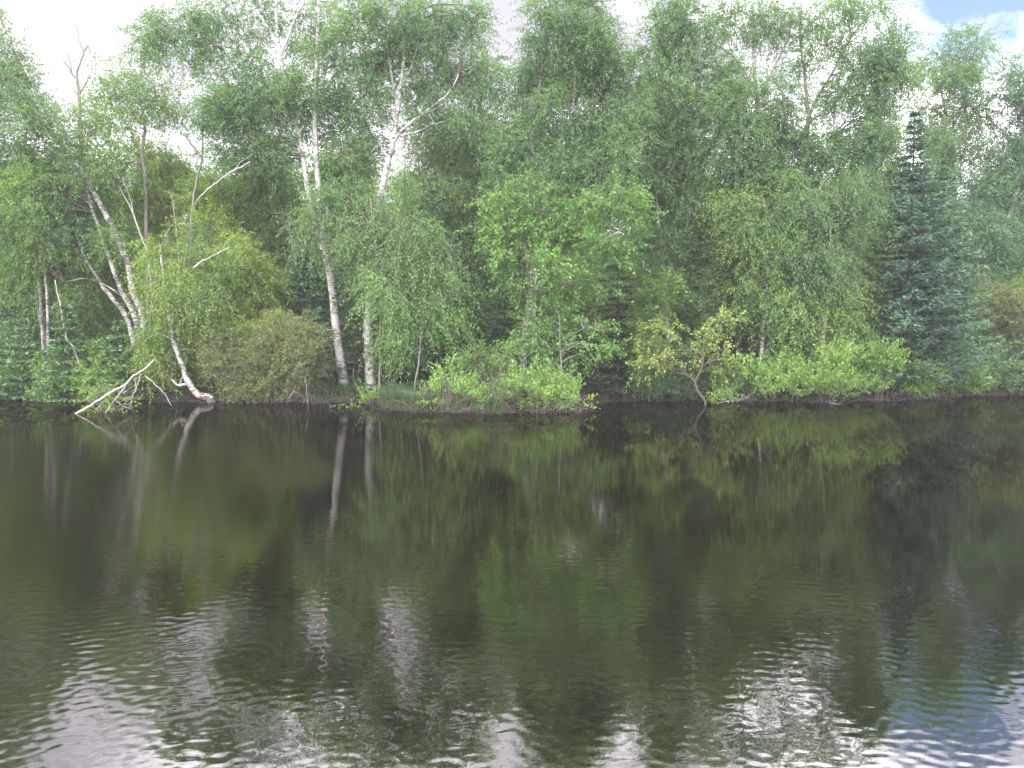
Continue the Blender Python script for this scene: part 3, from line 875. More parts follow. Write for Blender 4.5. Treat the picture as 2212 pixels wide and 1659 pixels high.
# ================================================================== the tall white pair
tree('birch_tree', 'tall white birch, left trunk of the pair on the grassy bank, double stemmed above', 'tree', 29.7, 'birch', 'birch',
     [([(744, 838), (740, 805), (727, 719), (717, 619), (705, 552), (694, 470), (687, 400), (683, 320), (680, 240), (684, 160), (686, 83), (690, -20), (693, -90)], .195, .04),
      ([(700, 540), (680, 470), (664, 407), (652, 320), (634, 253), (615, 180), (603, 110), (575, 55), (545, 5), (530, -60)], .12, .03)],
     [([(603, 112), (598, 50), (596, -10), (598, -60)], .07, .025), ([(607, 118), (622, 80), (640, 35), (658, 0), (675, -60)], .06, .02),
      ([(636, 255), (600, 200), (560, 132), (510, 108), (467, 97), (420, 82), (375, 76)], .055, .012), ([(570, 62), (545, 52), (510, 50)], .03, .01),
      ([(648, 320), (625, 285), (600, 250), (560, 230), (510, 228)], .04, .012), ([(620, 268), (590, 240), (550, 215)], .03, .01), ([(690, -20), (720, -60), (740, -110)], .03, .01)],
     [(318, 55, 36, 26, 0.58), (312, 100, 36, 34, 0.58), (355, 75, 48, 42, 0.65), (395, 120, 50, 32, 0.47), (405, 30, 45, 30, 0.43), (440, 80, 55, 42, 0.50), (450, 20, 50, 36, 0.43), (500, 60, 50, 50, 0.47), (540, 120, 55, 35, 0.36), (560, 20, 50, 45, 0.43), (640, 60, 50, 50, 0.43), (700, 40, 45, 55, 0.43),
      (470, 210, 45, 40, 1.10), (530, 190, 75, 45, 1.00), (465, 255, 34, 30, 0.90), (600, 190, 60, 55, 1.10), (520, 270, 70, 45, 1.10), (600, 270, 65, 50, 1.10), (660, 200, 50, 55, 0.90), (720, 150, 50, 70, 0.80), (560, 340, 70, 38, 1.00), (500, 330, 36, 26, 0.80), (620, 345, 45, 30, 1.00), (730, 240, 50, 50, 0.90), (745, 310, 40, 40, 0.80)], BIRCH, 2.3, depth=.7)
tree('birch_tree', 'tall white birch, right trunk of the grassy bank pair, forking into a wide crown', 'tree', 29.7, 'birch', 'birch',
     [([(801, 842), (799, 800), (796, 735), (795, 700), (800, 645), (808, 550), (818, 450), (828, 395), (838, 353), (850, 300), (856, 262), (862, 220), (870, 150), (876, 70), (884, -20), (888, -80)], .20, .03)],
     [([(848, 308), (862, 290), (880, 272), (913, 247), (945, 222), (972, 198), (990, 160)], .085, .02), ([(858, 250), (838, 240), (825, 236)], .04, .012), ([(860, 235), (848, 180), (840, 120), (830, 40), (815, -60)], .05, .015),
      ([(862, 293), (900, 285), (935, 268), (965, 262)], .035, .01), ([(866, 190), (890, 140), (905, 80), (920, 0)], .04, .012), ([(810, 540), (815, 570), (800, 600), (780, 545), (740, 510)], .02, .008), ([(913, 247), (950, 235), (990, 230)], .03, .01)],
     [(790, 60, 55, 60, 0.68), (850, 30, 70, 55, 0.72), (930, 40, 70, 60, 0.72), (1000, 60, 55, 55, 0.65), (840, 110, 70, 50, 0.65), (920, 120, 75, 50, 0.61), (1010, 130, 60, 55, 0.58), (780, 140, 45, 50, 0.80), (860, 190, 80, 38, 0.50), (960, 190, 70, 40, 0.50), (1040, 180, 40, 40, 0.60), (800, 215, 55, 40, 0.50), (790, 280, 55, 45, 0.75), (930, 255, 60, 32, 0.40), (1000, 245, 60, 40, 0.55), (1050, 130, 30, 50, 0.50), (890, 240, 40, 25, 0.25), (760, 350, 50, 35, 0.80)], BIRCH, 2.25, depth=.7)
tree('birch_sapling', 'yellow-tipped bushy growth in front of the forked birch trunk', 'tree', 28.0, 'olive', 'weep', (), (),
     [(800, 500, 70, 36, 1), (690, 450, 55, 38, 1.1), (760, 430, 60, 36, 1.1), (830, 440, 60, 40, 1.1), (880, 500, 60, 40, 1.1), (740, 495, 60, 34, 1), (680, 505, 35, 30, .9), (860, 560, 60, 36, 1), (790, 560, 50, 30, .9), (930, 545, 50, 40, 1)], GREY, 2.2, root=818)
tree('birch_sapling', 'drooping light-green leafy sapling just right of the white pair', 'tree', 27.6, 'bright', 'weep', (), (),
     [(920, 620, 55, 36, 1.1), (850, 620, 48, 36, 1), (975, 635, 32, 30, 1), (880, 680, 60, 36, 1.1), (950, 690, 45, 34, 1), (850, 730, 36, 30, 1), (900, 740, 45, 22, .8)], GREY, 2.2, root=895)
tree('alder_tree', 'green tree showing behind the fork of the right white birch', 'tree', 33.5, 'olive', 'birch', (), (), [(900, 310, 30, 35, .7), (945, 330, 55, 50, .9), (1000, 310, 50, 50, .9), (910, 410, 60, 40, .9), (980, 400, 60, 50, 1), (1040, 350, 50, 60, 1), (950, 460, 60, 45, 1), (720, 370, 50, 50, .9), (1000, 480, 50, 50, 1)], GREY, root=960)
tree('alder_tree', 'shaded undergrowth tree behind the two white trunks', 'tree', 31.5, 'deep', 'birch', (), (), [(750, 600, 40, 50, 1), (770, 680, 35, 50, .8), (830, 650, 50, 50, 1), (700, 600, 30, 40, .8), (690, 660, 30, 40, .7), (880, 760, 55, 30, .9), (770, 740, 30, 30, .6)], GREY, root=770)
conifer('hemlock_tree', 'dark hemlock with flat layered boughs right of the white pair', 30.6, (1005, 560), (1005, 842), [(.05, 95), (.4, 75), (.75, 40), (1, 3)], 'hemlock', 'hemlock', levels=20, per=7, droop=.14, lift=.05, gaps=.2, strip=(.15, .04), dens=.8)
conifer('hemlock_tree', 'low dark hemlock spreading level boughs around the foot of the white pair', 30.2, (800, 650), (790, 838), [(.05, 105), (.4, 80), (.75, 40), (1, 3)], 'hemlock', 'hemlock', levels=11, per=7, droop=.12, lift=.05, gaps=.3, strip=(.15, .04), dens=.8)
wood_thing('dead_branch', 'bent bare brown branch rising left of the central shrubs', 'dead branch', 26.3, [('bough', [(968, 822), (958, 808), (951, 795), (940, 789), (927, 782)], .022, .016), ('twig', [(922, 800), (915, 797), (908, 801)], .009, .005), ('twig', [(920, 798), (924, 790), (921, 783)], .009, .005)], GREY)
wood_thing('dead_pole', 'short grey stub standing between the two white trunks', 'stub', 29, [('stick', [(768, 835), (764, 815), (763, 796)], .018, .012)], GREY)

# grass on the bank in front of the pair
mb = MB()
n = 9000
gx = rng.uniform(-8.2, 1.5, n)
gy = shore(gx) + .2 + rng.random(n) ** 1.5 * 3.2
gz = ground(gx, gy)
keep = vnoise(gx, gy, 1.3, 2) > -.7
gp = np.stack([gx, gy, gz], -1)[keep]
ax = rng.normal(size=(len(gp), 3)) * .28 + [0, -.15, 1]
mb.leaves(gp, ax, .14 + .26 * rng.random(len(gp)), .018)
tag(mb.build('grass', LEAF['grass']), 'uneven tufts of green grass on the bank below the white birch pair', 'grass', kind='stuff')
shrub('sprout', 'bright sprout leaning over the water before the grassy bank', 26.3, 'bright', 'sparse', [(768, 876, 8, 6, 1.3), (778, 880, 6, 5, 1)], nstem=5, lai=1.6, cat='plant', clump=.08)
shrub('sprout', 'pale green tuft at the water edge below the right white trunk', 27.4, 'shrub', 'shrub', [(798, 852, 16, 8, 1.3)], nstem=7, lai=1.6, cat='plant', clump=.1)

# ================================================================== central trees and shrubs
tree('poplar_tree', 'tall cone-topped poplar in the centre with a kinked pale stem', 'tree', 29.5, 'birch', 'birch',
     [([(1128, 845), (1134, 725), (1150, 620), (1160, 540), (1175, 460), (1180, 420), (1174, 398), (1164, 353), (1149, 325), (1152, 267), (1165, 190), (1180, 100), (1200, 20)], .15, .025),
      ([(1180, 470), (1197, 430), (1214, 370), (1220, 320), (1228, 290), (1240, 200), (1255, 110), (1270, 20)], .10, .02)],
     [([(1228, 290), (1250, 262), (1280, 225), (1290, 205)], .03, .01), ([(1149, 325), (1135, 310), (1118, 295)], .025, .01), ([(1250, 140), (1300, 120), (1340, 100)], .025, .008), ([(1200, 440), (1260, 410), (1320, 390)], .03, .01)],
     [(1195, 20, 45, 40, .9), (1262, 30, 42, 38, .9), (1300, 60, 35, 36, .9), (1190, 85, 60, 45, 1.1), (1255, 100, 60, 48, 1.1), (1310, 120, 42, 50, 1), (1140, 140, 42, 45, .9), (1200, 165, 70, 45, 1.2), (1280, 180, 70, 50, 1.2), (1350, 190, 42, 55, .9), (1130, 220, 48, 50, 1), (1200, 240, 60, 45, 1.1), (1290, 265, 70, 50, 1.2), (1360, 280, 45, 55, 1), (1130, 300, 50, 50, 1), (1220, 330, 45, 50, .75), (1310, 345, 65, 48, 1.1), (1090, 270, 25, 45, .8), (1110, 370, 50, 40, .9), (1370, 370, 45, 50, 1), (1270, 390, 55, 35, .8),
      (1195, -30, 34, 36, .8), (1265, -20, 30, 32, .8), (1105, 420, 50, 34, 1, -1.2), (1190, 395, 50, 30, .7, -1.2), (1290, 415, 50, 32, .9, -1.2), (1355, 415, 45, 36, 1, -1.2), (1210, 470, 50, 30, .7, -1.3), (1100, 350, 45, 36, .9, -.9), (1330, 340, 50, 40, .9, -.9)], BIRCHD, 2.6, depth=.75)
tree('maple_tree', 'bright green maple with layered leaves in front of the central poplar', 'tree', 27.6, 'bright', 'broad', 
     [([(1150, 846), (1153, 740), (1157, 600), (1165, 500), (1180, 420)], .11, .03)], [([(1160, 560), (1210, 520), (1270, 480), (1330, 470)], .04, .012), ([(1158, 580), (1110, 520), (1070, 470)], .035, .012), ([(1157, 620), (1220, 560), (1300, 545)], .035, .012)],
     [(1075, 440, 45, 30, .8), (1140, 425, 40, 26, .6), (1250, 450, 50, 30, .8), (1325, 440, 50, 40, .8), (1375, 470, 30, 40, .9), (1070, 490, 48, 36, .9), (1140, 500, 50, 28, .8), (1240, 510, 60, 30, .9), (1310, 530, 55, 34, 1), (1365, 530, 30, 34, .8), (1100, 550, 55, 30, .9), (1190, 575, 50, 24, .7), (1260, 590, 50, 26, .8), (1300, 610, 30, 20, .7), (1100, 610, 40, 26, .7), (1170, 630, 50, 24, .6), (1180, 460, 40, 28, .9), (1160, 545, 40, 24, .8)], GREY, 2.3, clump=.34, depth=.75, back=-.5)
tree('maple_sapling', 'lime-green maple sapling with tiers of leaves overhanging the central shrub', 'tree', 26.8, 'bright', 'broad',
     [([(1215, 868), (1213, 800), (1210, 740), (1208, 690), (1200, 660)], .035, .01)], [([(1212, 760), (1180, 740), (1130, 735)], .014, .005), ([(1211, 735), (1260, 710), (1315, 705)], .014, .005), ([(1212, 790), (1190, 780), (1150, 770)], .012, .005)],
     [(1160, 690, 36, 17, 1.2), (1215, 675, 42, 15, 1.2), (1265, 680, 34, 15, 1.1), (1120, 735, 30, 13, 1), (1170, 725, 40, 15, 1.2), (1230, 715, 34, 14, 1.1), (1290, 715, 34, 15, 1.2), (1300, 745, 28, 15, .9), (1160, 762, 40, 15, 1.2), (1215, 755, 34, 13, 1), (1265, 765, 22, 12, .8), (1190, 795, 40, 16, 1.2), (1240, 800, 26, 12, .8)], GREY, 2.2, clump=.26, depth=.6)
tree('alder_tree', 'tall green tree filling the gap right of the central poplar', 'tree', 33, 'mid', 'birch', (), (), [(1420, 210, 36, 55, .9), (1400, 290, 40, 55, 1), (1450, 300, 50, 60, 1), (1420, 380, 55, 55, 1.1), (1480, 380, 45, 55, .9), (1440, 450, 55, 45, 1), (1060, 420, 40, 50, 1), (1480, 230, 30, 50, .6)], GREY, root=1430)
conifer('hemlock_tree', 'dark layered hemlock standing behind the central maples', 30.4, (1335, 520), (1335, 848), [(.05, 105), (.4, 90), (.75, 50), (1, 3)], 'hemlock', 'hemlock', levels=22, per=7, droop=.14, lift=.05, gaps=.18, strip=(.15, .04), dens=.85)
conifer('hemlock_tree', 'dark hemlock half hidden behind the left side of the lime-green sapling', 29.8, (1090, 630), (1090, 846), [(.05, 90), (.4, 70), (.75, 40), (1, 3)], 'hemlock', 'hemlock', levels=15, per=7, droop=.14, lift=.05, gaps=.2, strip=(.15, .04), dens=.85)
conifer('hemlock_sapling', 'low hemlock with flat tiers over the dark undercut bank', 28.6, (1270, 740), (1275, 862), [(.08, 70), (.5, 55), (1, 4)], 'hemlock', 'hemlock', levels=7, per=8, droop=.1, lift=.04, gaps=.15, strip=(.14, .04), dens=.9, r0=.04)
for (nm, lb, Y, pal, sty, pf, kw) in [
    ('shrub', 'pale green shrub with bare reddish twigs, left half of the clump jutting into the lake', 25.0, 'shrub', 'shrub', [(940, 850, 36, 20), (985, 838, 38, 28), (1030, 850, 34, 22), (965, 818, 20, 18, .9), (1010, 868, 36, 12), (930, 868, 22, 9, .8)], dict(bare=120, nstem=40)),
    ('shrub', 'pale green shrub with upright shoots, right half of the clump jutting into the lake', 25.2, 'shrub', 'shrub', [(1110, 845, 36, 28), (1160, 830, 38, 32), (1205, 840, 36, 28), (1245, 858, 24, 20), (1080, 868, 24, 14), (1140, 868, 44, 12), (1200, 872, 44, 9), (1130, 808, 18, 20, .9)], dict(bare=90, nstem=48)),
    ('shrub', 'darker green shrub rising behind the jutting clump', 26.5, 'mid', 'fine', [(1000, 800, 30, 24), (1030, 770, 34, 30), (1070, 800, 36, 28), (1090, 770, 24, 20, .8)], dict(nstem=20)),
]:
    shrub(nm, lb, Y, pal, sty, pf, 'shrubs along the waterline', clump=.17, lai=2.3, **kw)

# ================================================================== right side
tree('birch_tree', 'tall birch right of centre with wide limbs and see-through crown', 'tree', 30.9, 'birch', 'birch',
     [([(1752, 850), (1748, 735), (1715, 640), (1677, 532), (1660, 450), (1655, 417), (1646, 367), (1640, 300), (1636, 250), (1630, 160), (1627, 60), (1625, -40), (1628, -90)], .16, .03)],
     [([(1637, 210), (1618, 170), (1585, 123), (1542, 97), (1502, 90), (1460, 95)], .055, .012), ([(1585, 123), (1570, 80), (1560, 40)], .03, .008), ([(1634, 215), (1672, 147), (1690, 105), (1705, 75), (1716, 0), (1725, -70)], .06, .015), ([(1645, 350), (1615, 245), (1590, 200)], .03, .01), ([(1630, 120), (1610, 60), (1590, 0)], .03, .01), ([(1542, 97), (1520, 130), (1495, 150)], .02, .006)],
     [(1430, 60, 40, 40, 0.61), (1412, 110, 38, 40, 0.65), (1440, 20, 45, 40, 0.58), (1480, 110, 50, 45, 0.58), (1500, 40, 55, 45, 0.43), (1560, 60, 55, 50, 0.36), (1530, 150, 60, 45, 0.60), (1450, 170, 42, 45, 0.85), (1620, 60, 55, 50, 0.40), (1690, 50, 50, 50, 0.40), (1590, 170, 60, 45, 0.55), (1540, 230, 65, 45, 0.70), (1620, 240, 60, 50, 0.90), (1580, 300, 60, 45, 0.55), (1660, 310, 60, 45, 0.90), (1500, 250, 40, 50, 0.60), (1680, 200, 50, 50, 0.70), (1690, 370, 60, 40, 1.00), (1610, 380, 60, 40, 0.80), (1560, 310, 50, 40, 0.70), (1720, 290, 50, 45, 0.90), (1490, 320, 45, 45, 0.80)], BIRCH, 2.8, depth=.7, back=-.5)
tree('birch_tree', 'spreading birch left of the blue fir, pale trunk showing through a gap', 'tree', 31.2, 'birch', 'birch',
     [([(1788, 850), (1778, 730), (1762, 600), (1750, 460), (1742, 370), (1742, 300), (1746, 250), (1742, 200), (1738, 167), (1730, 80), (1735, -40)], .15, .03)],
     [([(1746, 258), (1765, 210), (1795, 163), (1818, 120), (1835, 90), (1862, 50), (1905, 18)], .06, .012), ([(1744, 245), (1730, 190), (1715, 150)], .03, .01), ([(1790, 300), (1778, 340), (1760, 390)], .02, .03), ([(1795, 163), (1840, 150), (1890, 140)], .03, .01), ([(1835, 90), (1850, 40), (1860, 0)], .02, .008)],
     [(1760, 40, 55, 45, 0.43), (1820, 30, 55, 40, 0.47), (1880, 20, 45, 26, 0.54), (1760, 120, 50, 45, 0.32), (1820, 110, 45, 40, 0.25), (1860, 130, 40, 40, 0.43), (1915, 110, 42, 50, 0.61), (1950, 95, 26, 34, 0.50), (1930, 180, 42, 50, 0.95), (1880, 200, 50, 50, 0.95), (1820, 220, 55, 45, 0.85), (1870, 270, 50, 40, 0.60), (1760, 310, 60, 40, 0.85), (1820, 320, 55, 35, 0.45), (1900, 260, 40, 45, 0.85), (1880, 330, 50, 45, 0.80), (1915, 300, 24, 50, 0.70)], BIRCH, 2.8, depth=.7, back=-.5)
conifer('pine_tree', 'thin dark pine with sparse boughs between the central maple and the tall birch', 31, (1578, 290), (1596, 846), [(.1, 60), (.3, 85), (.45, 105), (.65, 100), (.8, 50), (1, 6)], 'hemlock', 'pine', levels=26, per=6, droop=.1, lift=.2, gaps=.38, strip=(.16, .04), dens=.8, r0=.10)
tree('birch_tree', 'weeping grey-green birch hanging low over the shrubs right of centre', 'tree', 28.2, 'mid', 'weep', 
     [([(1640, 850), (1645, 760), (1655, 640), (1660, 540), (1650, 440)], .09, .02)], (),
     [(1580, 450, 50, 45, .9), (1650, 440, 60, 45, 1), (1610, 520, 60, 50, 1), (1690, 520, 60, 50, 1), (1640, 590, 60, 45, 1), (1710, 600, 55, 50, 1), (1660, 660, 60, 45, 1), (1720, 680, 50, 45, .9), (1600, 640, 40, 40, .7), (1700, 740, 40, 30, .6)], BIRCHD, 2.2)
tree('birch_tree', 'weeping birch with trailing foliage between the tall birch and the blue fir', 'tree', 28.8, 'birch', 'weep',
     [([(1775, 850), (1776, 745), (1790, 640), (1795, 540), (1790, 440)], .10, .02)], (),
     [(1740, 440, 55, 45, 1), (1800, 430, 55, 45, 1), (1855, 400, 45, 50, .9), (1750, 520, 60, 50, 1), (1810, 510, 50, 50, 1), (1862, 470, 34, 45, .8), (1765, 600, 55, 50, 1), (1810, 590, 34, 45, .9), (1765, 680, 50, 40, .9)], BIRCHD, 2.2)
tree('birch_sapling', 'yellow-green sapling leaning against the left side of the blue fir', 'tree', 28.3, 'yellow', 'weep', (), (), [(1822, 640, 32, 50, 1), (1795, 690, 45, 40, .9), (1840, 560, 24, 40, .8), (1832, 710, 26, 30, .8)], GREY, root=1820)
tree('poplar_tree', 'sunlit yellow tree seen through the gap behind the thin pine', 'tree', 35, 'yellow', 'birch', (), (), [(1500, 400, 45, 50, 1), (1530, 470, 50, 50, 1), (1490, 540, 50, 50, .8), (1560, 560, 50, 60, .8), (1540, 650, 60, 50, .8)], GREY, root=1525)
tree('maple_sapling', 'blue-green maple sapling beside the pale spreading bush', 'tree', 28.2, 'mid', 'broad', (), (), [(1410, 660, 50, 28, 1), (1370, 700, 40, 26, 1), (1440, 620, 45, 28, 1), (1390, 750, 45, 26, 1), (1370, 790, 35, 22, .9)], GREY, 2.2, root=1400, clump=.28)
tree('serviceberry_bush', 'pale yellow-green spreading bush with a crooked dark stem at the waterline', 'shrub', 27.4, 'pale', 'broad',
     [([(1523, 868), (1510, 850), (1502, 826), (1514, 798), (1520, 770), (1510, 735)], .05, .015)], [([(1502, 826), (1490, 815), (1478, 800), (1450, 780)], .022, .008), ([(1514, 798), (1540, 770), (1580, 745)], .018, .006), ([(1516, 780), (1470, 740), (1430, 715)], .018, .006), ([(1512, 740), (1550, 705), (1585, 690)], .014, .005)],
     [(1390, 735, 40, 16, 1), (1440, 715, 44, 16, 1), (1500, 730, 44, 16, 1), (1545, 700, 34, 14, .9), (1585, 690, 24, 11, .8), (1410, 775, 44, 15, 1), (1470, 765, 50, 16, 1.1), (1535, 755, 44, 15, 1.1), (1585, 775, 34, 14, .9), (1380, 800, 30, 12, .8), (1450, 800, 40, 11, .8), (1550, 795, 44, 11, .9)], BROWN, 1.7, clump=.26, depth=.6, wet=True)
conifer('fir_tree', 'dark blue-green pointed fir, the front one, spire reaching the sky at right', 30.4, (1976, 242), (1958, 850), [(.03, 120), (.22, 138), (.4, 122), (.6, 88), (.75, 56), (.88, 26), (.95, 12), (1, 3)], 'fir', 'fir tree', levels=46, per=8, droop=.12, lift=.2, r0=.16, dens=1.15, gaps=.1)
conifer('fir_tree', 'lighter green fir close behind and right of the dark spire', 31.8, (2036, 345), (2040, 850), [(.03, 95), (.2, 90), (.35, 84), (.55, 66), (.75, 44), (.9, 20), (1, 2)], 'firgreen', 'fir tree', levels=40, per=8, droop=.12, lift=.18, r0=.14, dens=1.1)
tree('poplar_tree', 'ragged tall tree behind the firs at upper right, open crown', 'tree', 37, 'birch', 'birch',
     [([(2075, 840), (2065, 560), (2058, 380), (2050, 300), (2042, 235), (2030, 190)], .17, .03)],
     [([(2050, 300), (2070, 250), (2085, 200), (2100, 130)], .06, .015), ([(2045, 250), (2030, 230), (2012, 215)], .03, .01), ([(2058, 330), (2085, 300), (2110, 285)], .04, .01), ([(2060, 340), (2098, 310), (2130, 290)], .04, .01)],
     [(2030, 140, 40, 36, .8), (2085, 120, 45, 30, .75), (2112, 95, 30, 22, .7), (2060, 180, 50, 35, .8), (2120, 165, 40, 34, .6), (2020, 215, 38, 38, .8), (2080, 240, 55, 36, .95), (2120, 250, 40, 36, .9), (2040, 290, 50, 36, .8), (2100, 330, 55, 36, .9), (2060, 360, 50, 36, .9), (2010, 300, 30, 50, .8)], BIRCHD, 2.3, clump=.5, depth=.7)
tree('poplar_tree', 'dark leafy tree at the right margin of the sky', 'tree', 36, 'teal', 'birch', [([(2125, 840), (2140, 600), (2160, 510), (2190, 440), (2205, 375), (2215, 250)], .17, .03)], [([(2190, 440), (2230, 380), (2260, 320)], .06, .02)],
     [(2170, 190, 40, 36, .6), (2205, 150, 36, 34, .7), (2200, 230, 50, 34, .5), (2190, 300, 45, 30, .5), (2230, 220, 45, 70, .7), (2170, 360, 50, 40, .9), (2215, 350, 45, 50, .9), (2140, 420, 55, 42, 1), (2205, 440, 45, 50, .9), (2100, 430, 45, 50, 1), (2260, 380, 50, 90, .9)], BIRCHD, 2.4, clump=.5, depth=.7)
tree('alder_tree', 'blue-green shaded tree between the firs and the right edge', 'tree', 35, 'teal', 'birch', (), (), [(2110, 500, 50, 50, 1), (2170, 520, 50, 45, .9), (2120, 570, 50, 50, 1), (2190, 580, 50, 50, 1), (2230, 520, 50, 60, 1), (2140, 640, 55, 50, 1)], GREY, root=2150)
shrub('willow_bush', 'large bare-twigged willow bush at the right edge with olive leaves above', 33.5, 'brown', 'fine', [(2150, 650, 55, 50, .8), (2205, 660, 50, 60, .8), (2160, 720, 55, 45, .5), (2215, 740, 50, 50, .5), (2250, 690, 50, 70, .7), (2170, 790, 45, 35, .3), (2220, 810, 45, 30, .3)], 'shrubs along the waterline', nstem=150, bare=200, wood=GREY, clump=.3)
shrub('willow_bush', 'yellow-green bush top showing above the bare-twigged willow', 35, 'yellow', 'birch', [(2165, 610, 50, 35), (2205, 620, 40, 40), (2240, 610, 40, 40)], 'shrubs along the waterline')
for (lb, Y, pal, pf, kw) in [
    ('small green shrub between the undercut bank and the crooked dark stem', 28.8, 'deep', [(1430, 830, 50, 24), (1480, 835, 36, 22), (1400, 838, 36, 16)], dict(bare=30)),
    ('bluish-green upright shrub right of the crooked dark stem', 28.9, 'mid', [(1580, 810, 36, 34), (1610, 830, 34, 26), (1630, 800, 30, 26), (1560, 845, 24, 14)], dict(bare=24)),
    ('green shrub below the weeping birch, left part of the bright thicket', 28.9, 'shrub', [(1670, 800, 36, 34), (1700, 830, 36, 26), (1735, 800, 40, 36), (1660, 838, 26, 18)], dict(bare=16)),
    ('bright green shrub in the middle of the thicket, below the stub trunk', 28.7, 'shrub', [(1790, 790, 36, 34), (1830, 770, 30, 30), (1800, 830, 40, 22), (1770, 835, 30, 16)], dict(bare=20)),
    ('highest bright green shrub of the thicket, at the foot of the blue fir', 29.0, 'shrub', [(1870, 780, 38, 32), (1915, 770, 36, 32), (1890, 815, 44, 28), (1850, 830, 32, 20)], dict(bare=26)),
    ('bright yellowish shrub at the right end of the thicket, low over the water', 29.7, 'shrub', [(1965, 800, 36, 26), (2000, 815, 28, 24), (1960, 832, 44, 16), (2030, 835, 26, 16), (1990, 845, 24, 9)], dict(bare=26)),
    ('lone bright shrub under the lighter fir at the right', 31.0, 'shrub', [(2095, 810, 28, 26), (2108, 832, 24, 16), (2075, 838, 26, 12)], dict(bare=12)),
]:
    shrub('shrub', lb, Y, pal, 'shrub', pf, 'shrubs along the waterline', clump=.19, lai=2.5, nstem=30, wood=BROWN, **kw)
shrub('sprout', 'small sprout on the root-strewn edge right of the crooked dark stem', 27.9, 'shrub', 'shrub', [(1548, 858, 9, 8, 1.2), (1572, 856, 8, 8, 1.2)], nstem=6, cat='plant', clump=.08)
wood_thing('dead_branch', 'tangled driftwood roots lying at the waterline right of the crooked dark stem', 'driftwood', 28.0, [('bough', [(1543, 872), (1570, 866), (1595, 864), (1620, 858)], .022, .012), ('bough', [(1590, 868), (1612, 858), (1628, 848), (1634, 838)], .016, .009), ('twig', [(1598, 862), (1608, 855), (1601, 850)], .01, .006), ('twig', [(1575, 868), (1560, 860), (1552, 852)], .009, .005)], GREY)
wood_thing('dead_branch', 'short pale twig floating on the open water before the bright thicket', 'floating twig', 27.5, [('twig', [(1790, 868), (1797, 871), (1806, 873), (1815, 872)], .014, .008), ('twig', [(1797, 871), (1803, 868)], .008, .005)], GREY)
wood_thing('dead_pole', 'thin pale pole standing at the undercut bank', 'pole', 28.2, [('stick', [(1403, 868), (1402, 850), (1402, 828)], .014, .010)], GREY)
wood_thing('tree_stub', 'broken grey trunk standing behind the bright thicket', 'dead tree', 29.6, [('trunk', [(1778, 850), (1777, 790), (1776, 735), (1779, 708)], .11, .085)], GREY)

n = 2600
tx = rng.uniform(-24, 27, n)
ty = shore(tx) + rng.normal(size=n) * .28 - .02
tz = np.maximum(ground(tx, ty), -.02)
a = rng.normal(size=(n, 3)) * np.array([1, .8, .45]) + [0, -.15, .25]
ln = (.12 + .5 * rng.random((n, 1)) ** 2)
p0 = np.stack([tx, ty, tz], -1)
P = np.stack([p0, p0 + a * ln * .5 + [0, 0, .04], p0 + a * ln + rng.normal(size=(n, 3)) * .04], 1)
mb = MB()
mb.tubes(P, np.tile([.008, .006, .003], (n, 1)) * (.6 + rng.random((n, 1))), 3)
tag(mb.build('root_tangle', DARKBARK), 'tangle of thin dead twigs and roots littering the muddy waterline', 'dead twigs', kind='stuff')
gx = rng.uniform(-23, 26, 7000)
gy = shore(gx) + .25 + rng.random(len(gx)) * 1.6
keep = (vnoise(gx, gy, .8, 5) > .25) & ((gx < -8.3) | (gx > 1.6))
gp = np.stack([gx, gy, ground(gx, gy)], -1)[keep]
mb = MB()
mb.leaves(gp, rng.normal(size=(len(gp), 3)) * .35 + [0, -.2, 1], .12 + .3 * rng.random(len(gp)), .02)
tag(mb.build('sedge', LEAF['grass']), 'scattered green sedge blades along the edge of both banks', 'grass', kind='stuff')

# ================================================================== the wood behind
def wild_tree(name, label, x, y, H, R, pal, style='birch', lai=2.1, sparse=1.0):
    z0 = float(ground(x, y))
    base = np.array([x, y, z0])
    t = thing(name, label, 'tree', base, 'trees of the wood behind')
    lean = rng.normal(size=2) * .05 * H
    p = np.array([base - [0, 0, .2], base + [lean[0] * .3, lean[1] * .3, H * .4], base + [lean[0] * .7, lean[1] * .7, H * .75], base + [lean[0], lean[1], H * .97]])
    mb = MB()
    ln = mb.tube(p, .03 + .009 * H, .02, 8, wob=.03, flare=.3)
    mb.build('trunk', BIRCH if rng.random() < .5 else GREY, t, base, True)
    puffs = []
    n = int(6 + H * .9)
    for i in range(n):
        f = .16 + .84 * (i + rng.random()) / n
        w = R * (1.1 - .75 * max(0, f - .35) / .65) * (1 if f > .3 else .8)
        a = rng.random() * 6.28
        k = w * .55 * rng.random() ** .5
        c = ln[min(len(ln) - 1, int(f * (len(ln) - 1)))] * [1, 1, 0] + [k * math.cos(a), k * math.sin(a), z0 + f * H]
        r = w * (.45 + .25 * rng.random())
        puffs.append((c, np.array([r, r, r * .75]), sparse * (.7 + .5 * rng.random())))
    lf, wd = crown(puffs, [ln], style, lai, True, .04, .6, .3)
    lf.build('crown', LEAF[pal], t, base)
    wd.build('branches', GREY, t, base)
    return t


def copy_thing(src, loc, rz, s, label):
    r = src.copy()
    COL.objects.link(r)
    r.location = loc
    r.rotation_euler = (0, 0, rz)
    r.scale = (s[0], s[0], s[1])
    r['label'] = label
    for ch in list(src.children):
        c = ch.copy()
        COL.objects.link(c)
        c.parent = r
    return r


